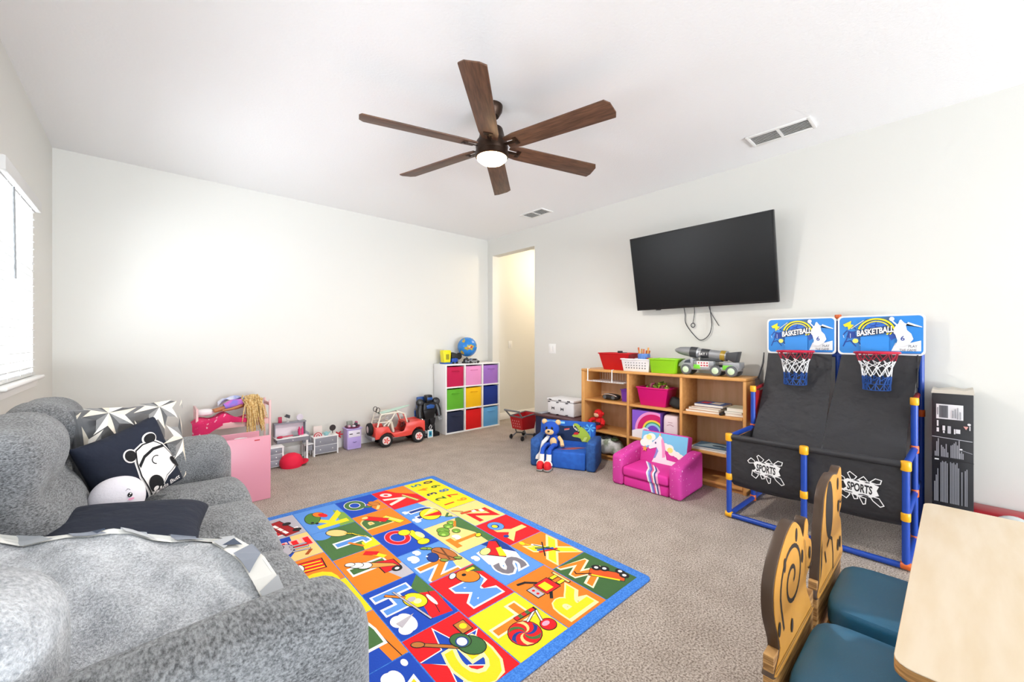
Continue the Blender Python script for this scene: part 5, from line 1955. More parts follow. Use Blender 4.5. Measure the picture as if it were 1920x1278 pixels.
# ------------------------------------------------------------------ children's chairs with animal backs
BLS = mat('teal_vinyl', '#2b6c94', .42, bump=(240, .35, .002), noise=(3, '#30779f', .3, .7))
FACE = mat('animal_face', '#d69b42', .45, noise=(5, '#c68a34', .3, .7))
DARKE = mat('dark_edge', '#4a3626', .45)
PLF = mat('ply_face2', '#c8954f', .5)
def kid_chair(label, x0, x1, outline, draw, body='animal_back'):
    xc = (x0 + x1) / 2
    e = thing('animal_chair', label, 'chair', (xc, .16, 0), group='animal-backed chairs at the table')
    off = e.location
    B().puff((xc, .125, .29), (x1 - x0 - .02, .36, .105), 6, 12).build('seat_cushion', BLS, e, off=off)
    B().box(x0 + .012, x1 - .012, -.05, .305, .215, .24).build('seat_board', PLF, e, .003, off=off)
    for x in (x0, x1 - .024):
        B().prism([(-.05, 0), (.01, 0), (.03, .17), (.24, .17), (.27, 0), (.3, 0), (.3, .239), (-.05, .239)], x + .012, x + .036 - .012, 'x').build('side_leg', PLY, e, .002, off=off)
    B().box(x0, x1, .318, .343, .10, .40).build('back_rail', PLY, e, .002, off=off)
    outline = smooth_poly(outline)
    B().prism(outline, .3165, .3445, 'y').build('back_panel', DARKE, e, .002, off=off)
    # painted face plate, slightly proud and smaller
    cx = sum(p[0] for p in outline) / len(outline)
    cz = sum(p[1] for p in outline) / len(outline)
    inn = [(cx + (p[0] - cx) * .975, cz + (p[1] - cz) * .98) for p in outline]
    B().prism(inn, .3148, .3164, 'y').build('painted_face', FACE, e, off=off)
    a = Art()
    draw(a)
    a.build('face_drawing', lambda u, v, h: Vector((u - off.x, .3146 - h - off.y, v)), e)
    return e
snail = [(1.215, .34), (1.249, .40), (1.20, .50), (1.193, .578), (1.225, .632), (1.288, .678), (1.354, .701), (1.399, .698), (1.455, .665), (1.494, .622), (1.515, .66), (1.538, .668), (1.556, .642), (1.551, .607), (1.593, .58), (1.60, .536), (1.575, .502), (1.53, .485), (1.535, .445), (1.57, .40), (1.60, .36), (1.60, .34)]
DK = '#2a1d14'
def d_snail(a):
    pts = []
    for i in range(46):
        t_ = i / 45
        ang = R(200 - 600 * t_)
        r_ = .015 + .105 * (1 - t_)
        pts.append((1.37 + r_ * 1.0 * math.cos(ang), .545 + r_ * .9 * math.sin(ang)))
    a.line([(1.285, .44), (1.262, .50)] + pts[1:], .012, DK)
    for x, z in ((1.41, .655), (1.29, .61), (1.475, .57), (1.24, .46), (1.36, .415), (1.565, .55)):
        a.ell(x, z, .011, .02, DK)
    a.arc(1.565, .525, .018, .024, DK, 220, 330, 8)
    a.line([(1.50, .61), (1.52, .55), (1.515, .50)], .005, '#8a6228').line([(1.20, .365), (1.6, .365)], .004, '#6a4a24')
kid_chair("teal-seated child's chair with a snail-shaped back", 1.205, 1.635, snail, d_snail)
dog = [(1.70, .34), (1.705, .389), (1.715, .444), (1.742, .553), (1.77, .618), (1.79, .665), (1.84, .70), (1.935, .715), (2.02, .70), (2.07, .715), (2.10, .70), (2.115, .60), (2.10, .555), (2.06, .53), (2.095, .49), (2.11, .40), (2.10, .34)]
def d_dog(a):
    a.ell(1.87, .60, .062, .105, '#241a14', 0)
    a.poly([(1.72, .39), (1.735, .48), (1.75, .53), (1.745, .44)], '#241a14')
    a.line([(1.83, .48), (1.87, .50), (1.91, .48), (1.93, .42), (1.93, .36)], .012, DK)
    a.line([(1.79, .47), (1.81, .43)], .012, DK)
    for x, z in ((2.02, .66), (2.03, .57), (2.02, .42), (2.06, .42)):
        a.ell(x, z, .014, .024, DK)
    a.arc(2.07, .60, .02, .027, DK, 200, 330, 8)
    a.line([(1.70, .365), (2.1, .365)], .004, '#6a4a24')
kid_chair("teal-seated child's chair with a spotted dog-shaped back", 1.69, 2.11, dog, d_dog)

# ------------------------------------------------------------------ tall black carton against the wall
tc_ = thing('tall_carton', 'tall black cardboard carton with white labels against the wall', 'box', (3.62, .0155, 0))
CB = mat('carton_black', '#26272b', .55)
B().box(0, .19, -.0855, .0855, 0, .90).build('carton', CB, tc_, .004)
B().prism([(-.09, .9), (.09, .9), (.085, .925), (.06, .918), (.0, .93), (-.05, .922), (-.085, .935)], .006, .18, 'x').build('torn_flap', mat('cardboard_pale', '#cfc8bb', .8), tc_)
a = Art()
W_, H_ = .171, .9
lbl = '#e9eaec'
a.rect(.018, .745, .13, .835, lbl)
a.rect(.03, .752, .068, .828, '#8b8d92')
for k in range(9):
    a.rect(.032 + .004 * k, .755, .034 + .004 * k, .826, '#55585c')
for x, z0, z1 in ((.022, .77, .815), (.085, .755, .80), (.095, .755, .81), (.105, .75, .82), (.115, .75, .795)):
    a.rect(x, z0, x + .005, z1, '#9a9ca0')
a.rect(.02, .665, .03, .69, lbl).rect(.021, .70, .028, .735, lbl).rect(.045, .675, .056, .705, lbl).rect(.047, .66, .054, .672, lbl).rect(.066, .66, .08, .705, '#c2c4c8').rect(.1, .665, .118, .69, lbl).rect(.092, .66, .098, .69, lbl)
a.poly([(.13, .712), (.15, .712), (.141, .692)], '#e2a39c').ell(.153, .725, .007, .007, lbl).rect(.154, .69, .158, .716, lbl)
a.line([(.0, .635), (.165, .625)], .004, '#b9bbc0')
rg = random.Random(4)
for k, hgt in enumerate((.03, .09, .11, .0, .07, .06, .05, .08, .03, .0, .075, .08, .09, .1, .08, .11)):
    if hgt:
        a.rect(.012 + .0066 * k, .515, .0165 + .0066 * k, .515 + hgt, '#9a9ca2')
for k in range(3):
    a.rect(.115 + .006 * k, .515, .119 + .006 * k, .55 + .012 * (k == 1), '#9a9ca2')
a.ell(.121, .573, .006, .005, lbl).line([(.128, .567), (.165, .555)], .003, '#9a9ca2')
for k, hgt in enumerate((.12, .16, .2, .0, .24, .25, .245, .25, .24, .0, .25, .245, .25, .24, .25, .22, .0, .2, .0, .21, .22)):
    if hgt:
        a.rect(.01 + .0066 * k, .24, .0145 + .0066 * k, .24 + hgt, '#8f9197')
a.rect(.012, .495, .03, .503, lbl)
a.line([(0, .508), (W_, .5)], .003, '#111114')
a.build('carton_print', flat((-.0002, .0855, 0), (0, -1, 0), (0, 0, 1)), tc_, printmat('print_carton', .5))

# ------------------------------------------------------------------ red toy case with a clear dome behind the table
rc = thing('red_toy_case', 'red toy case with a clear round window behind the table', 'toy', (3.68, -.21, 0))
B().box(-.02, .14, -.24, .2, 0, .22).build('case', pl('#ab0f22', .35), rc, .012)
B().lathe([(.085, 0), (.085, -.016), (.07, -.024), (.045, -.032), (0, -.036)], 28, (-.0205, -.01, .14), ax='x').build('window_ring', pl('#c6cbc8', .2), rc)

# ------------------------------------------------------------------ toys on top of the cube unit
TZ = CHT
gl = thing('globe', 'blue world globe on a black stand on the white cube unit', 'globe', (3.335, 4.60, TZ))
B().lathe([(0, 0), (.085, 0), (.085, .012), (.06, .025), (.025, .045), (.012, .07), (0, .07)], 24).build('stand', pl('#1a1a1c', .3), gl)
gm = bpy.data.materials.new('globe_map')
gm.use_nodes = True
nt = gm.node_tree
bs = nt.nodes['Principled BSDF']
bs.inputs['Roughness'].default_value = .25
tc2 = nt.nodes.new('ShaderNodeTexCoord')
nn = nt.nodes.new('ShaderNodeTexNoise')
nn.inputs['Scale'].default_value = 9
nn.inputs['Detail'].default_value = 5
cr = nt.nodes.new('ShaderNodeValToRGB')
els = cr.color_ramp.elements
els[0].position, els[0].color = .0, (*srgb('#1f6fc4'), 1)
els[1].position, els[1].color = .56, (*srgb('#2f86d8'), 1)
for p_, c_ in ((.575, '#7f9a34'), (.62, '#d8b84c'), (.68, '#b8463c')):
    q_ = els.new(p_)
    q_.color = (*srgb(c_), 1)
nt.links.new(tc2.outputs['Object'], nn.inputs['Vector'])
nt.links.new(nn.outputs[0], cr.inputs[0])
nt.links.new(cr.outputs[0], bs.inputs['Base Color'])
B().ball((0, 0, .225), .135, 14).build('sphere', gm, gl)
B().tube([(.145 * math.cos(R(t_)), .0, .225 + .145 * math.sin(R(t_))) for t_ in range(-95, 60, 10)], .005, 8).build('meridian_arm', pl('#c9b27a', .3), gl)
B().tube([(-.01, 0, .06), (-.012, 0, .085)], .012, 10).build('neck', pl('#1a1a1c', .3), gl)

yt = thing('toy_robot_truck', 'yellow toy with blue feet on the white cube unit', 'toy', (2.985, 4.60, TZ))
B().prism([(-.055, .02), (.04, .02), (.055, .17), (.04, .185), (-.06, .185), (-.07, .17)], -.045, .045, 'y').build('yellow_body', pl('#f1e41c', .35), yt, .006)
B().box(-.03, .02, -.0465, -.0455, .06, .13).build('front_panel', pl('#9a931c', .5), yt)
B().box(-.06, .06, -.06, .06, 0, .02).build('blue_base', pl('#1c58b0', .35), yt, .004)
bt = thing('blue_toy_truck', 'small blue and black toy truck beside the yellow toy', 'toy', (3.098, 4.60, TZ))
B().box(-.048, .048, -.05, .05, .012, .075).build('cab', pl('#1d4fae', .35), bt, .01)
B().prism([(-.048, .078), (.048, .078), (.04, .135), (-.03, .155), (-.048, .15)], -.045, .045, 'y').build('hopper', pl('#1e2022', .5), bt, .006)
for x in (-.03, .03):
    for y in (-.05, .05):
        B().cyl((x, y - .006, .014), .014, .012, 'y', 12).build('wheel', pl('#161618'), bt)
bk = thing('black_round_toy', 'black disc-shaped toy on a small silver foot on the cube unit', 'toy', (3.19, 4.595, TZ))
B().lathe([(0, -.012), (.04, -.012), (.047, -.006), (.047, .006), (.04, .012), (0, .012)], 22, (0, 0, .10), ax='y').build('disc', pl('#17171a', .3), bk)
B().box(-.035, .03, -.03, .03, 0, .02).tube([(0, 0, .02), (0, 0, .06)], .008, 8).build('foot', pl('#b8b6b0', .3), bk, .004)
cr_ = thing('toy_car', 'silver and black toy car in front of the globe stand', 'toy car', (3.36, 4.505, TZ))
B().prism([(-.10, .012), (.10, .012), (.10, .03), (.07, .04), (.045, .065), (-.03, .068), (-.06, .04), (-.10, .032)], -.035, .035, 'y').build('car_body', mat('silver_plastic', '#a9abb0', .25, .5), cr_, .006)
B().prism([(.04, .042), (.03, .06), (-.02, .062), (-.045, .042)], -.0365, .0365, 'y').build('windows', pl('#22242a', .1), cr_)
for x in (-.065, .065):
    for y in (-.037, .025):
        B().cyl((x, y, .018), .018, .012, 'y', 14).build('wheel', pl('#161618'), cr_)
dk = thing('dark_toy_part', 'dark rounded toy part between the disc toy and the globe', 'toy', (3.262, 4.53, TZ))
B().puff((0, 0, .035), (.07, .07, .07), 2.6, 8).build('shell', pl('#25262a', .3), dk)
B().cyl((-.02, -.036, .03), .018, .006, 'y', 12).build('dial', pl('#7c7f86'), dk)

# ------------------------------------------------------------------ toy jeep
jp = thing('toy_jeep', 'coral red toy jeep with a pale surfboard on the roll bars', 'toy car', (2.245, 4.53, 0), R(-6))
COR = mat('jeep_coral', '#ef5146', .32)
TYR = pl('#141415', .7)
IV = pl('#efe9da', .35)
# local x = length (front +), y = width
LX = .30
body = [(-.30, .10), (-.295, .235), (-.16, .235), (-.145, .225), (-.115, .165), (-.10, .155), (.02, .155), (.04, .165), (.06, .21), (.065, .25), (.27, .262), (.30, .25), (.305, .14), (.29, .12), (.27, .165), (.23, .185), (.19, .18), (.155, .15), (.13, .105), (.09, .095), (-.07, .095), (-.09, .12), (-.12, .155), (-.165, .165), (-.21, .15), (-.235, .11), (-.24, .10)]
for s in (-1, 1):
    B().prism(body, s * .125 - .006, s * .125 + .006, 'y').build('side_panel', COR, jp, .003)
B().prism([(.065, .245), (.27, .256), (.30, .245), (.305, .14), (.30, .14), (.29, .235), (.065, .235)], -.119, .119, 'y').build('hood', COR, jp, .003)
B().box(.285, .30, -.119, .119, .12, .24).build('grille', COR, jp, .002)
B().box(-.30, -.29, -.119, .119, .10, .235).build('tailgate', COR, jp, .002)
B().box(-.29, .285, -.118, .118, .095, .115).build('floor_pan', pl('#8b2f30', .5), jp)
B().box(-.34, -.302, -.135, .135, .085, .125).build('rear_bumper', pl('#8f9093', .4), jp, .008)
B().box(.306, .335, -.135, .135, .085, .12).build('front_bumper', pl('#8f9093', .4), jp, .008)
for s in (-1, 1):
    for x in (.215, -.18):
        w_ = B().lathe([(.0, 0), (.035, 0), (.05, .004), (.07, .003), (.078, .012), (.078, .042), (.07, .05), (0, .05)], 26, ax='y').build('wheel', TYR, jp)
        w_.location = (x, -.155 if s < 0 else .155, .078)
        if s > 0:
            w_.rotation_euler = (0, 0, PI)
        B().lathe([(.0, -.001), (.012, -.004), (.034, -.002), (.045, -.003), (.047, .003)], 20, ax='y').build('rim', pl('#f0dcd8', .3), w_)
        for k in range(5):
            B().tube([(.008 * math.cos(k * 1.257), -.005, .008 * math.sin(k * 1.257)), (.034 * math.cos(k * 1.257), -.004, .034 * math.sin(k * 1.257))], .007, 6).build('spoke', COR, w_)
w_ = B().lathe([(.0, 0), (.03, 0), (.05, -.004), (.066, -.002), (.072, .01), (.072, .035), (.066, .044), (0, .044)], 24, ax='x').build('spare_wheel', TYR, jp)
w_.location = (-.346, 0, .20)
B().lathe([(.0, -.005), (.03, -.006), (.04, -.003)], 18, ax='x').build('rim', pl('#f0dcd8', .3), w_)
for s in (-1, 1):
    B().tube([(-.27, s * .115, .235), (-.235, s * .112, .36), (-.22, s * .11, .375), (-.02, s * .11, .385), (.05, s * .112, .36), (.085, s * .115, .255)], .009, 8).tube([(-.15, s * .115, .235), (-.06, s * .11, .385)], .008, 8).tube([(-.25, s * .114, .285), (-.11, s * .113, .285)], .007, 8).tube([(-.20, s * .114, .24), (-.115, s * .112, .31)], .007, 8).build('roll_bar', IV, jp)
B().tube([(-.22, -.11, .377), (-.22, .11, .377)], .009, 8).tube([(-.02, -.11, .387), (-.02, .11, .387)], .009, 8).build('cross_bar', IV, jp)
M = Matrix.Translation((.075, 0, .25)) @ rotm(ry=-22)
B(M).box(-.004, .004, -.118, .118, 0, .012).box(-.004, .004, -.118, .118, .118, .13).box(-.004, .004, -.118, -.106, .012, .118).box(-.004, .004, .106, .118, .012, .118).build('windshield_frame', COR, jp, .002)
for s in (-1, 1):
    B().box(-.07, .01, s * .06 - .04, s * .06 + .04, .115, .16).build('seat', pl('#b3282c', .6), jp, .012)
    B(Matrix.Translation((-.075, s * .06, .15)) @ rotm(ry=-12)).box(-.015, .015, -.04, .04, 0, .13).build('seat_back', pl('#e8dfce', .6), jp, .012)
B(Matrix.Translation((.045, -.06, .225)) @ rotm(ry=-60)).tube([(.032 * math.cos(k * PI / 8), .032 * math.sin(k * PI / 8), 0) for k in range(16)], .004, 6, True).build('steering_wheel', pl('#2a2a2c'), jp)
B().puff((.09, -.142, .27), (.02, .02, .03), 3, 6).build('mirror', pl('#8a3a34', .4), jp)
for s in (-1, 1):
    B().tube([(-.245 + .022 * math.cos(k * PI / 8), s * .05, .42 + .028 * math.sin(k * PI / 8)) for k in range(17)], .004, 6).tube([(-.24, s * .05, .392), (-.22, s * .05, .375)], .006, 6).build('rack_hook', pl('#1c1c1e'), jp)
sb = thing('toy_surfboard', 'pale mint toy surfboard lying across the jeep roll bars', 'toy', (2.21, 4.53, .384))
pts = []
for i in range(24):
    t_ = 2 * PI * i / 24
    pts.append((.20 * math.cos(t_), .05 * math.sin(t_) * (1 - .25 * math.cos(t_))))
B(rotm(rz=-3, ry=-9)).prism(pts, .014, .028).build('board', pl('#bcd9cb', .3), sb, .005)

# ------------------------------------------------------------------ dark toy robot
rb = thing('toy_robot', 'bulky black toy robot with round shoulders and silver claws by the cube unit', 'toy robot', (2.70, 4.59, 0))
RBK = pl('#17181c', .35)
RBL = pl('#2a58a0', .35)
SIL = mat('robot_silver', '#b9bcc0', .3, .6)
b = B().prism([(-.10, -.10), (.12, -.10), (.13, -.03), (.09, .07), (-.09, .07), (-.12, -.02)], 0, .05)
b.build('base', RBK, rb, .012)
for s in (-1, 1):
    B().taper((s * .052, 0, .045), (.075, .09), (.07, .08), .10).taper((s * .05, 0, .14), (.065, .075), (.085, .095), .09).build('leg', RBK, rb, .008)
    B().tube([(s * .115, -.01, .40), (s * .135, -.02, .33), (s * .14, -.04, .25)], [.035, .042, .036], 10).build('arm', RBK, rb)
    for k in (-1, 0, 1):
        B().tube([(s * .14 + k * .018, -.05, .245), (s * .14 + k * .024, -.075, .225), (s * .14 + k * .016, -.085, .20)], .008, 6).build('claw', SIL, rb)
    B().lathe([(0, -.03), (.03, -.03), (.048, -.02), (.052, 0), (.048, .02), (.03, .03), (0, .03)], 20, (s * .115, -.01, .435), ax='y').build('shoulder_wheel', RBK, rb)
    B().lathe([(0, -.034), (.02, -.034), (.028, -.03)], 14, (s * .115, -.01, .435), ax='y').build('wheel_cap', pl('#45474b', .4), rb)
B().taper((0, 0, .22), (.13, .10), (.19, .12), .12).taper((0, 0, .335), (.2, .13), (.17, .11), .10).build('torso', RBK, rb, .012)
B().prism([(-.05, .36), (.05, .36), (.06, .40), (0, .415), (-.06, .40)], -.075, -.062, 'y').build('chest_plate', RBL, rb, .003)
hd = B().taper((0, -.01, .43), (.09, .09), (.085, .085), .10).build('head', RBK, rb, .014)
B().box(-.038, .038, -.062, -.052, .465, .50).build('visor', RBL, hd, .004)
B().box(-.11, .11, .065, .10, .25, .50).box(-.17, -.13, .02, .05, .26, .34).build('backpack', RBL, rb, .008)
e = thing('toy_shield', 'white and teal toy card standing against the robot legs', 'toy', (2.67, 4.472, 0))
B().box(-.038, .038, 0, .012, 0, .10).build('card', pl('#e8ecee', .4), e, .003)
a = Art()
a.rect(.015, .015, .06, .085, '#3fb4cc').rect(.025, .03, .05, .07, '#1f5f8c')
a.build('card_print', flat((-.038, -.0002, 0), (1, 0, 0), (0, 0, 1)), e)
B().tube([(.0, .006, .10), (-.02, .0, .13), (0, -.004, .165), (.02, 0, .14), (.006, .004, .105)], .004, 6).build('loop', pl('#e6e6e8', .3), e)

# ------------------------------------------------------------------ lilac toy cupboard
lc = thing('toy_cupboard', 'small lilac toy cupboard with a face and trinkets on top', 'toy cupboard', (1.745, 4.63, 0))
LIL = pl('#c5b3ea', .4)
B().box(-.075, .085, -.06, .07, 0, .225).build('cabinet', LIL, lc, .012, 3)
B().box(-.085, .095, -.07, .08, .226, .238).build('lid', LIL, lc, .004)
B().box(-.062, .072, -.064, -.0605, .14, .215).build('upper_panel', pl('#efe9f8', .4), lc, .001)
B().box(-.062, .072, -.064, -.0605, .02, .135).build('door', pl('#b9a4e4', .4), lc, .001)
for x in (-.035, .045):
    B().box(x - .018, x + .018, -.067, -.0645, .172, .182).build('drawer_slot', pl('#2a2430'), lc, .001)
B().tube([(-.015, -.066, .085), (.005, -.072, .08), (.025, -.066, .085)], .004, 6).build('handle', pl('#7d6cae'), lc)
e = thing('trinket_tray', 'dark pink tray of small grey trinkets on the lilac cupboard', 'toy', (1.75, 4.63, .238))
B().lathe([(0, 0), (.075, 0), (.085, .018), (.078, .018), (.07, .006), (0, .006)], 20).build('tray', pl('#7c2452', .4), e)
for x, y, sx_, h, c in ((-.03, .01, .06, .075, '#8f948c'), (.035, -.01, .03, .05, '#3c3a44'), (.0, -.04, .03, .03, '#e4e0ea'), (.05, .02, .025, .06, '#c0407a'), (-.05, -.03, .025, .035, '#e8b8d0')):
    B().box(x - sx_ / 2, x + sx_ / 2, y - .015, y + .015, .006, h).build('trinket', pl(c), e, .004)

# ------------------------------------------------------------------ doll furniture, grey and white
DG = mat('doll_grey', '#8b8c96', .5)
DWH = pl('#f5f4f5', .4)
def drawers(name, label, x, y, w, d, h, n, knobs=2, leg=.03):
    e = thing(name, label, 'doll furniture', (x, y, 0))
    for sx in (-1, 1):
        for sy in (-1, 1):
            B().box(sx * (w / 2 - .006) - .006, sx * (w / 2 - .006) + .006, sy * (d / 2 - .006) - .006, sy * (d / 2 - .006) + .006, 0, h - .008).build('leg', DWH, e)
    B().box(-w / 2 + .0125, w / 2 - .0125, -d / 2 + .004, d / 2, leg, h - .0085).build('case', DWH, e)
    B().box(-w / 2 - .004, w / 2 + .004, -d / 2 - .004, d / 2 + .002, h - .008, h).build('top', DWH, e, .002)
    hh = (h - leg - .012) / n
    for k in range(n):
        z0 = leg + .004 + k * hh
        dr = B().box(-w / 2 + .015, w / 2 - .015, -d / 2 - .004, -d / 2 + .0035, z0 + .004, z0 + hh - .004).build('drawer', DG, e, .001)
        for q in range(knobs):
            xx = (q - (knobs - 1) / 2) * w * .5
            B().ball((xx, -d / 2 - .007, z0 + hh / 2), .006, 4).build('knob', DWH, dr)
    return e
drawers('doll_dresser', 'two-drawer grey and white doll dresser along the wall', 1.44, 4.62, .25, .14, .20, 2, 2, .02)
drawers('doll_nightstand', 'narrow grey doll drawer unit beside the pink bin', .93, 4.45, .13, .12, .20, 3, 1, .012)
DZ = .20
e = thing('doll_sign', 'square white toy sign behind the dresser top', 'toy', (1.385, 4.655, DZ))
B().box(-.045, .045, 0, .008, 0, .10).build('board', pl('#e9dcd6', .6), e, .002)
e = thing('toy_rainbow', 'tiny red and white arched toy on the doll dresser', 'toy', (1.37, 4.60, DZ))
for r_, c in ((.038, '#c83a44'), (.028, '#f2e6e6'), (.018, '#c83a44')):
    B().tube([(r_ * math.cos(PI * k / 10), 0, r_ * math.sin(PI * k / 10)) for k in range(11)], .005, 6).build('arch', pl(c), e)
e = thing('toy_teapot', 'pale teal toy teapot on the doll dresser', 'toy', (1.455, 4.60, DZ))
B().lathe([(0, 0), (.018, 0), (.026, .015), (.022, .032), (.008, .04), (0, .046)], 14).tube([(.02, 0, .014), (.042, 0, .036)], .006, 6).tube([(-.02, 0, .012), (-.04, 0, .02), (-.034, 0, .034), (-.02, 0, .03)], .004, 6).build('pot', pl('#8cc0c4', .3), e)
e = thing('toy_mirror', 'dark oval toy mirror on a stand on the doll dresser', 'toy', (1.525, 4.61, DZ))
B().lathe([(0, -.004), (.03, -.004), (.034, 0), (.03, .004), (0, .004)], 18, (0, 0, .07), ax='y').tube([(0, 0, .036), (0, 0, .008)], .004, 6).build('mirror', pl('#3a3236', .2), e)
B().lathe([(0, 0), (.022, 0), (.018, .008), (0, .01)], 14).build('foot', pl('#cfc9c6', .4), e)
e = thing('red_bow_toy', 'small red spiky toy flower at the wall right of the dresser', 'toy', (1.615, 4.70, .0))
for k in range(6):
    a_ = k * PI / 3
    B().tube([(.0, 0, .165), (.05 * math.cos(a_), -.01, .165 + .042 * math.sin(a_))], [.016, .005], 6).build('petal', pl('#c8303c', .5), e)
B().tube([(0, 0.01, .155), (0, .01, 0)], .006, 8).build('stem', pl('#c9c7c4'), e)
# doll chair
e = thing('doll_chair', 'small grey and white doll chair between the desk and the dresser', 'doll furniture', (1.275, 4.62, 0))
for sx in (-1, 1):
    for sy in (-1, 1):
        B().box(sx * .04 - .005, sx * .04 + .005, sy * .045 - .005, sy * .045 + .005, 0, .13).build('leg', DWH, e)
B().box(-.046, .046, -.052, .05, .1305, .142).build('seat', DWH, e, .003)
B().box(-.044, .044, -.05, -.044, .07, .125).build('apron', DG, e)
B(Matrix.Translation((0, .05, .142)) @ rotm(rx=-8)).prism([(-.04, 0), (.04, 0), (.03, .10), (.0, .125), (-.03, .10)], -.006, .006, 'y').build('backrest', DG, e, .003)
# doll desk with hutch
ds = thing('doll_desk', 'white and grey doll desk with an open hutch and pink trinkets', 'doll furniture', (1.11, 4.61, 0))
for sx in (-1, 1):
    for sy in (-1, 1):
        B().box(sx * .135 - .008, sx * .135 + .008, sy * .07 - .008, sy * .07 + .008, 0, .195).build('leg', DWH, ds)
B().box(-.14, .14, -.075, .075, .196, .235).build('drawer_case', DG, ds, .002)
B().ball((0, -.079, .215), .006, 4).build('knob', DWH, ds)
B().box(-.15, .15, -.082, .08, .2355, .245).build('desk_top', DWH, ds, .002)
for x in (-.145, .137):
    B().box(x, x + .008, .01, .078, .2455, .372).build('hutch_side', DG, ds, .001)
B().box(-.137, .137, .07, .078, .2455, .372).build('hutch_back', pl('#f3e6ee', .5), ds)
B().box(-.15, .15, .005, .08, .3725, .384).build('hutch_shelf', DG, ds, .001)
e = thing('toy_bottles', 'pair of hot pink toy bottles on the doll desk', 'toy', (1.205, 4.60, .245))
for k, (x, c) in enumerate(((-.018, '#d6246c'), (.012, '#e0357a'))):
    B().lathe([(0, 0), (.012, 0), (.013, .06), (.006, .072), (.006, .085), (0, .085)], 12, (x, 0, 0)).build('bottle', pl(c, .3), e)
e = thing('toy_guitar', 'tiny red toy guitar lying on the doll desk', 'toy', (1.03, 4.555, .245))
B().ball((-.03, 0, .012), (.03, .02, .011), 6).tube([(0, 0, .012), (.09, .006, .014)], .006, 6).build('guitar_body', pl('#c81e4c', .35), e)
e = thing('toy_laptop', 'tiny dark grey toy laptop on the doll desk', 'toy', (1.15, 4.575, .245))
B().box(-.03, .03, -.02, .02, 0, .005).build('keyboard', pl('#6a6a70'), e)
B(Matrix.Translation((0, .02, .005)) @ rotm(rx=-20)).box(-.03, .03, -.002, .002, 0, .04).build('lid', pl('#8a8a90'), e)
e = thing('toy_phone', 'red toy box standing on the desk hutch', 'toy', (1.02, 4.65, .384))
B().box(-.016, .016, -.012, .012, 0, .06).build('case', pl('#bf2a54', .4), e, .003)
e = thing('toy_desk_lamp', 'tiny black-shaded toy lamp on the desk hutch', 'toy', (1.09, 4.65, .384))
B().lathe([(0, 0), (.014, 0), (.012, .005), (0, .006)], 12).tube([(0, 0, .004), (-.012, 0, .05)], .003, 6).build('stand', pl('#cfcfd4', .3), e)
B(Matrix.Translation((0, 0, .06)) @ rotm(ry=25)).taper((0, 0, -.014), (.05, .03), (.034, .024), .03).build('shade', pl('#2a2a30', .4), e)
e = thing('toy_clock', 'round pale toy clock standing on the desk hutch', 'toy', (1.205, 4.65, .384))
B().lathe([(0, -.006), (.03, -.006), (.034, 0), (.03, .006), (0, .006)], 18, (0, 0, .036), ax='y').build('face', pl('#ddd6e4', .4), e)
# red cap on the carpet
cp = thing('red_hat', 'bright red cap lying on the carpet before the doll desk', 'hat', (1.055, 4.36, 0))
RC = mat('cap_red', '#e0103c', .75, bump=(60, .2, .004))
B().lathe([(.092, 0), (.102, .03), (.098, .07), (.078, .105), (.04, .125), (0, .13)], 22).build('crown', RC, cp)
B().grid(lambda s, t: ((.098 + .055 * t) * math.cos(R(-42 + 84 * s)), (.098 + .03 * t) * math.sin(R(-42 + 84 * s)), .014 + .018 * t + .01 * math.cos(R(2 * (-42 + 84 * s)))), 12, 5).build('brim', RC, cp, solid=.004)

# ------------------------------------------------------------------ pink toy bin
pbn = thing('pink_toy_bin', 'large open pink plastic toy bin beyond the sofa arm', 'bin', (.48, 3.60, 0))
PKB = mat('bin_pink', '#de96a8', .35)
B().prism(rr(.245, .012, .011), 0, .49).build('front_wall', PKB, pbn, .006, 2)
B().box(-.245, -.228, .013, .34, 0, .47).build('side_wall', PKB, pbn, .004)
B().box(.228, .245, .013, .34, 0, .42).build('side_wall', PKB, pbn, .004)
B().box(-.2275, .2275, .325, .34, 0, .47).build('rear_wall', PKB, pbn, .004)
B().box(-.2275, .2275, .013, .3245, 0, .015).build('bin_floor', PKB, pbn)
B().box(.135, .17, -.0135, -.0122, .462, .47).build('red_sticker', pl('#c01c24', .4), pbn)
e = thing('white_mug', 'white cup among the toys in the pink bin', 'cup', (.56, 3.80, .36))
B().lathe([(0, 0), (.035, 0), (.045, .09), (.04, .09), (.032, .008), (0, .008)], 18).tube([(.042, 0, .07), (.07, 0, .06), (.066, 0, .03), (.04, 0, .025)], .005, 6).build('cup', pl('#f4f4f4', .3), e)
e = thing('dark_toy_heap', 'dark brown toy lump filling the pink bin', 'toy', (.48, 3.77, .02))
B().puff((0, 0, .17), (.44, .29, .335), 5, 12, fn=lambda q: (q.x, q.y, q.z + .015 * math.sin(25 * q.x + 18 * q.y))).build('plush', mat('brown_plush', '#4a3438', .9, noise=(14, '#7c5a62', .4, .65)), e)

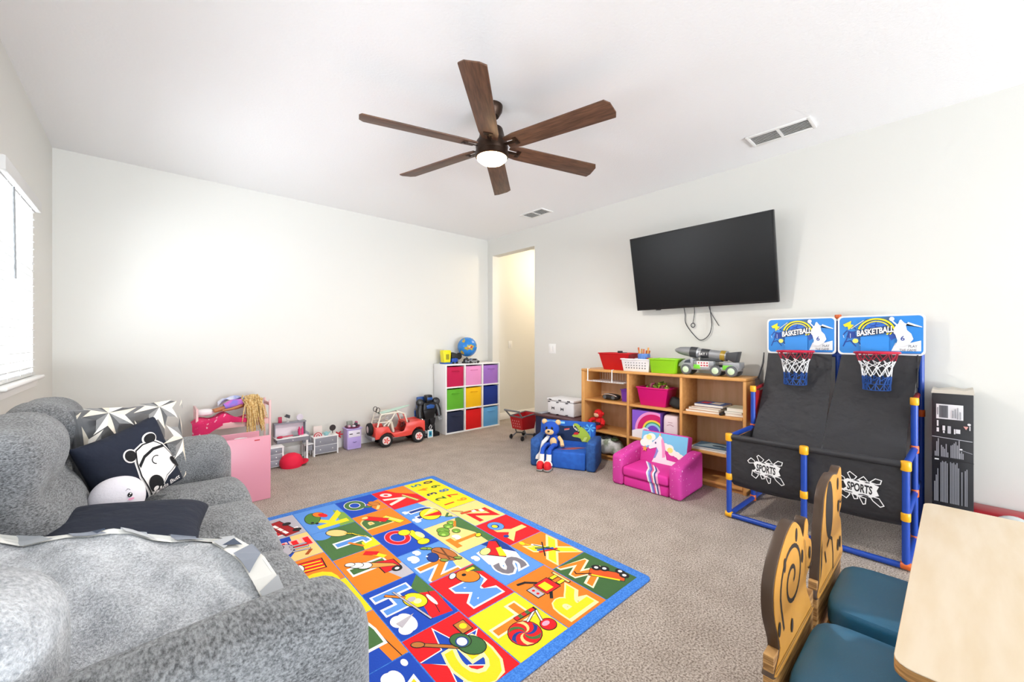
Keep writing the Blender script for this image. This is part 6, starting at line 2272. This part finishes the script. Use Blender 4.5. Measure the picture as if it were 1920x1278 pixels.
# ------------------------------------------------------------------ pink doll bunk bed
bd_ = thing('doll_bed', 'pink doll bunk bed against the long cream wall', 'doll furniture', (.61, 4.56, 0))
PKF = mat('bed_pink', '#f0c3c4', .45)
for x in (-.285, .27):
    for y in (-.115, .115):
        B().box(x, x + .018, y - .009, y + .009, 0, .655 if x > 0 else .63).build('post', PKF, bd_, .003)
    for z in (.16, .44, .60):
        B().box(x + .003, x + .015, -.105, .105, z, z + .03).build('end_rail', PKF, bd_, .002)
for z in (.10, .43):
    B().box(-.266, .269, -.118, -.106, z, z + .05).build('side_rail', PKF, bd_, .002)
    B().box(-.266, .269, .106, .118, z, z + .05).build('side_rail', PKF, bd_, .002)
    B().box(-.266, .269, -.1055, .1055, z + .005, z + .016).build('slat_base', PKF, bd_)
e = thing('doll_mattress', 'thin rose mattress on the upper bunk of the doll bed', 'mattress', (.61, 4.56, .447))
B().box(-.262, .262, -.10, .10, 0, .035).build('pad', pl('#e07a98', .8), e, .012, 3)
STAR = mat('star_fabric', '#e02a6a', .85, noise=(24, '#f7c7d6', .60, .63))
e = thing('doll_blanket', 'crumpled hot pink spotted doll blanket draped over the bunk bed', 'blanket', (.50, 4.44, .45))
def drape(s, t):
    x = lerp(-.2, .22, s)
    if t < .5:
        y, z = lerp(.17, -.0, t * 2), .045 + .05 * math.sin(PI * s) + .02 * math.sin(14 * s)
    else:
        y, z = -.01 - .02 * math.sin(9 * s), .045 + .05 * math.sin(PI * s) - (t - .5) * 2 * (.17 * (1 - s) ** 1.6 + .03)
    return (x, y + .012 * math.sin(17 * s + 3), z)
B().grid(drape, 24, 16).build('cloth', STAR, e, solid=.005, ang=70)
e = thing('doll_pillow', 'small white doll pillow at the head of the bunk bed', 'pillow', (.40, 4.58, .535))
B().puff((0, 0, .04), (.13, .12, .06), 2.8, 8).build('cushion', pl('#f7f4f6', .8), e)
e = thing('doll', 'doll with long tangled blonde hair flopped over the bunk bed', 'doll', (.62, 4.53, .56))
SK = mat('doll_skin', '#b9784a', .5)
B().tube([(-.16, -.02, .03), (-.08, .0, .045), (0, .01, .055), (.08, .01, .07)], [.018, .022, .035, .03], 10).tube([(-.17, .03, .025), (-.06, .03, .045)], [.015, .02], 8).tube([(.05, -.03, .06), (-.03, -.06, .04), (-.10, -.055, .03)], [.014, .013, .01], 8).ball((.13, .01, .085), .042, 8).build('body', SK, e)
B().tube([(-.08, .0, .055), (-.02, .005, .072), (.06, .008, .085)], [.03, .046, .034], 12).build('dress', mat('doll_dress', '#8f7be0', .7, noise=(7, '#f070c8', .42, .6)), e)
HAIR = mat('blonde_hair', '#c89c58', .55, noise=(60, '#e9cd92', .4, .6))
rg = random.Random(9)
hair = B()
for k in range(70):
    x0, y0 = .10 + rg.uniform(-.03, .09), rg.uniform(-.05, .06)
    x1 = x0 + rg.uniform(-.05, .06)
    z1 = rg.uniform(-.20, -.06)
    yy = -.11 - rg.uniform(0, .035)
    hair.tube([(x0, y0, .11 + rg.uniform(0, .04)), (x0 + rg.uniform(-.02, .02), y0 - .05, .12), ((x0 + x1) / 2, yy + .02, .05), (x1, yy, z1)], [.006, .007, .006, .003], 5)
hair.ball((.14, .0, .10), (.062, .055, .055), 8)
hair.build('hair', HAIR, e)
e = thing('tulle_cloth', 'wisp of white and blue doll cloth on top of the bunk bed', 'cloth', (.60, 4.60, .56))
B().grid(lambda s, t: (lerp(-.1, .14, s), lerp(.08, -.02, t), .075 + .05 * math.sin(PI * s) + .018 * math.sin(11 * s + 6 * t)), 16, 8).build('tulle', mat('tulle_pale', '#dfe0ef', .7, noise=(6, '#8ea4ea', .45, .6)), e, solid=.003, ang=70)
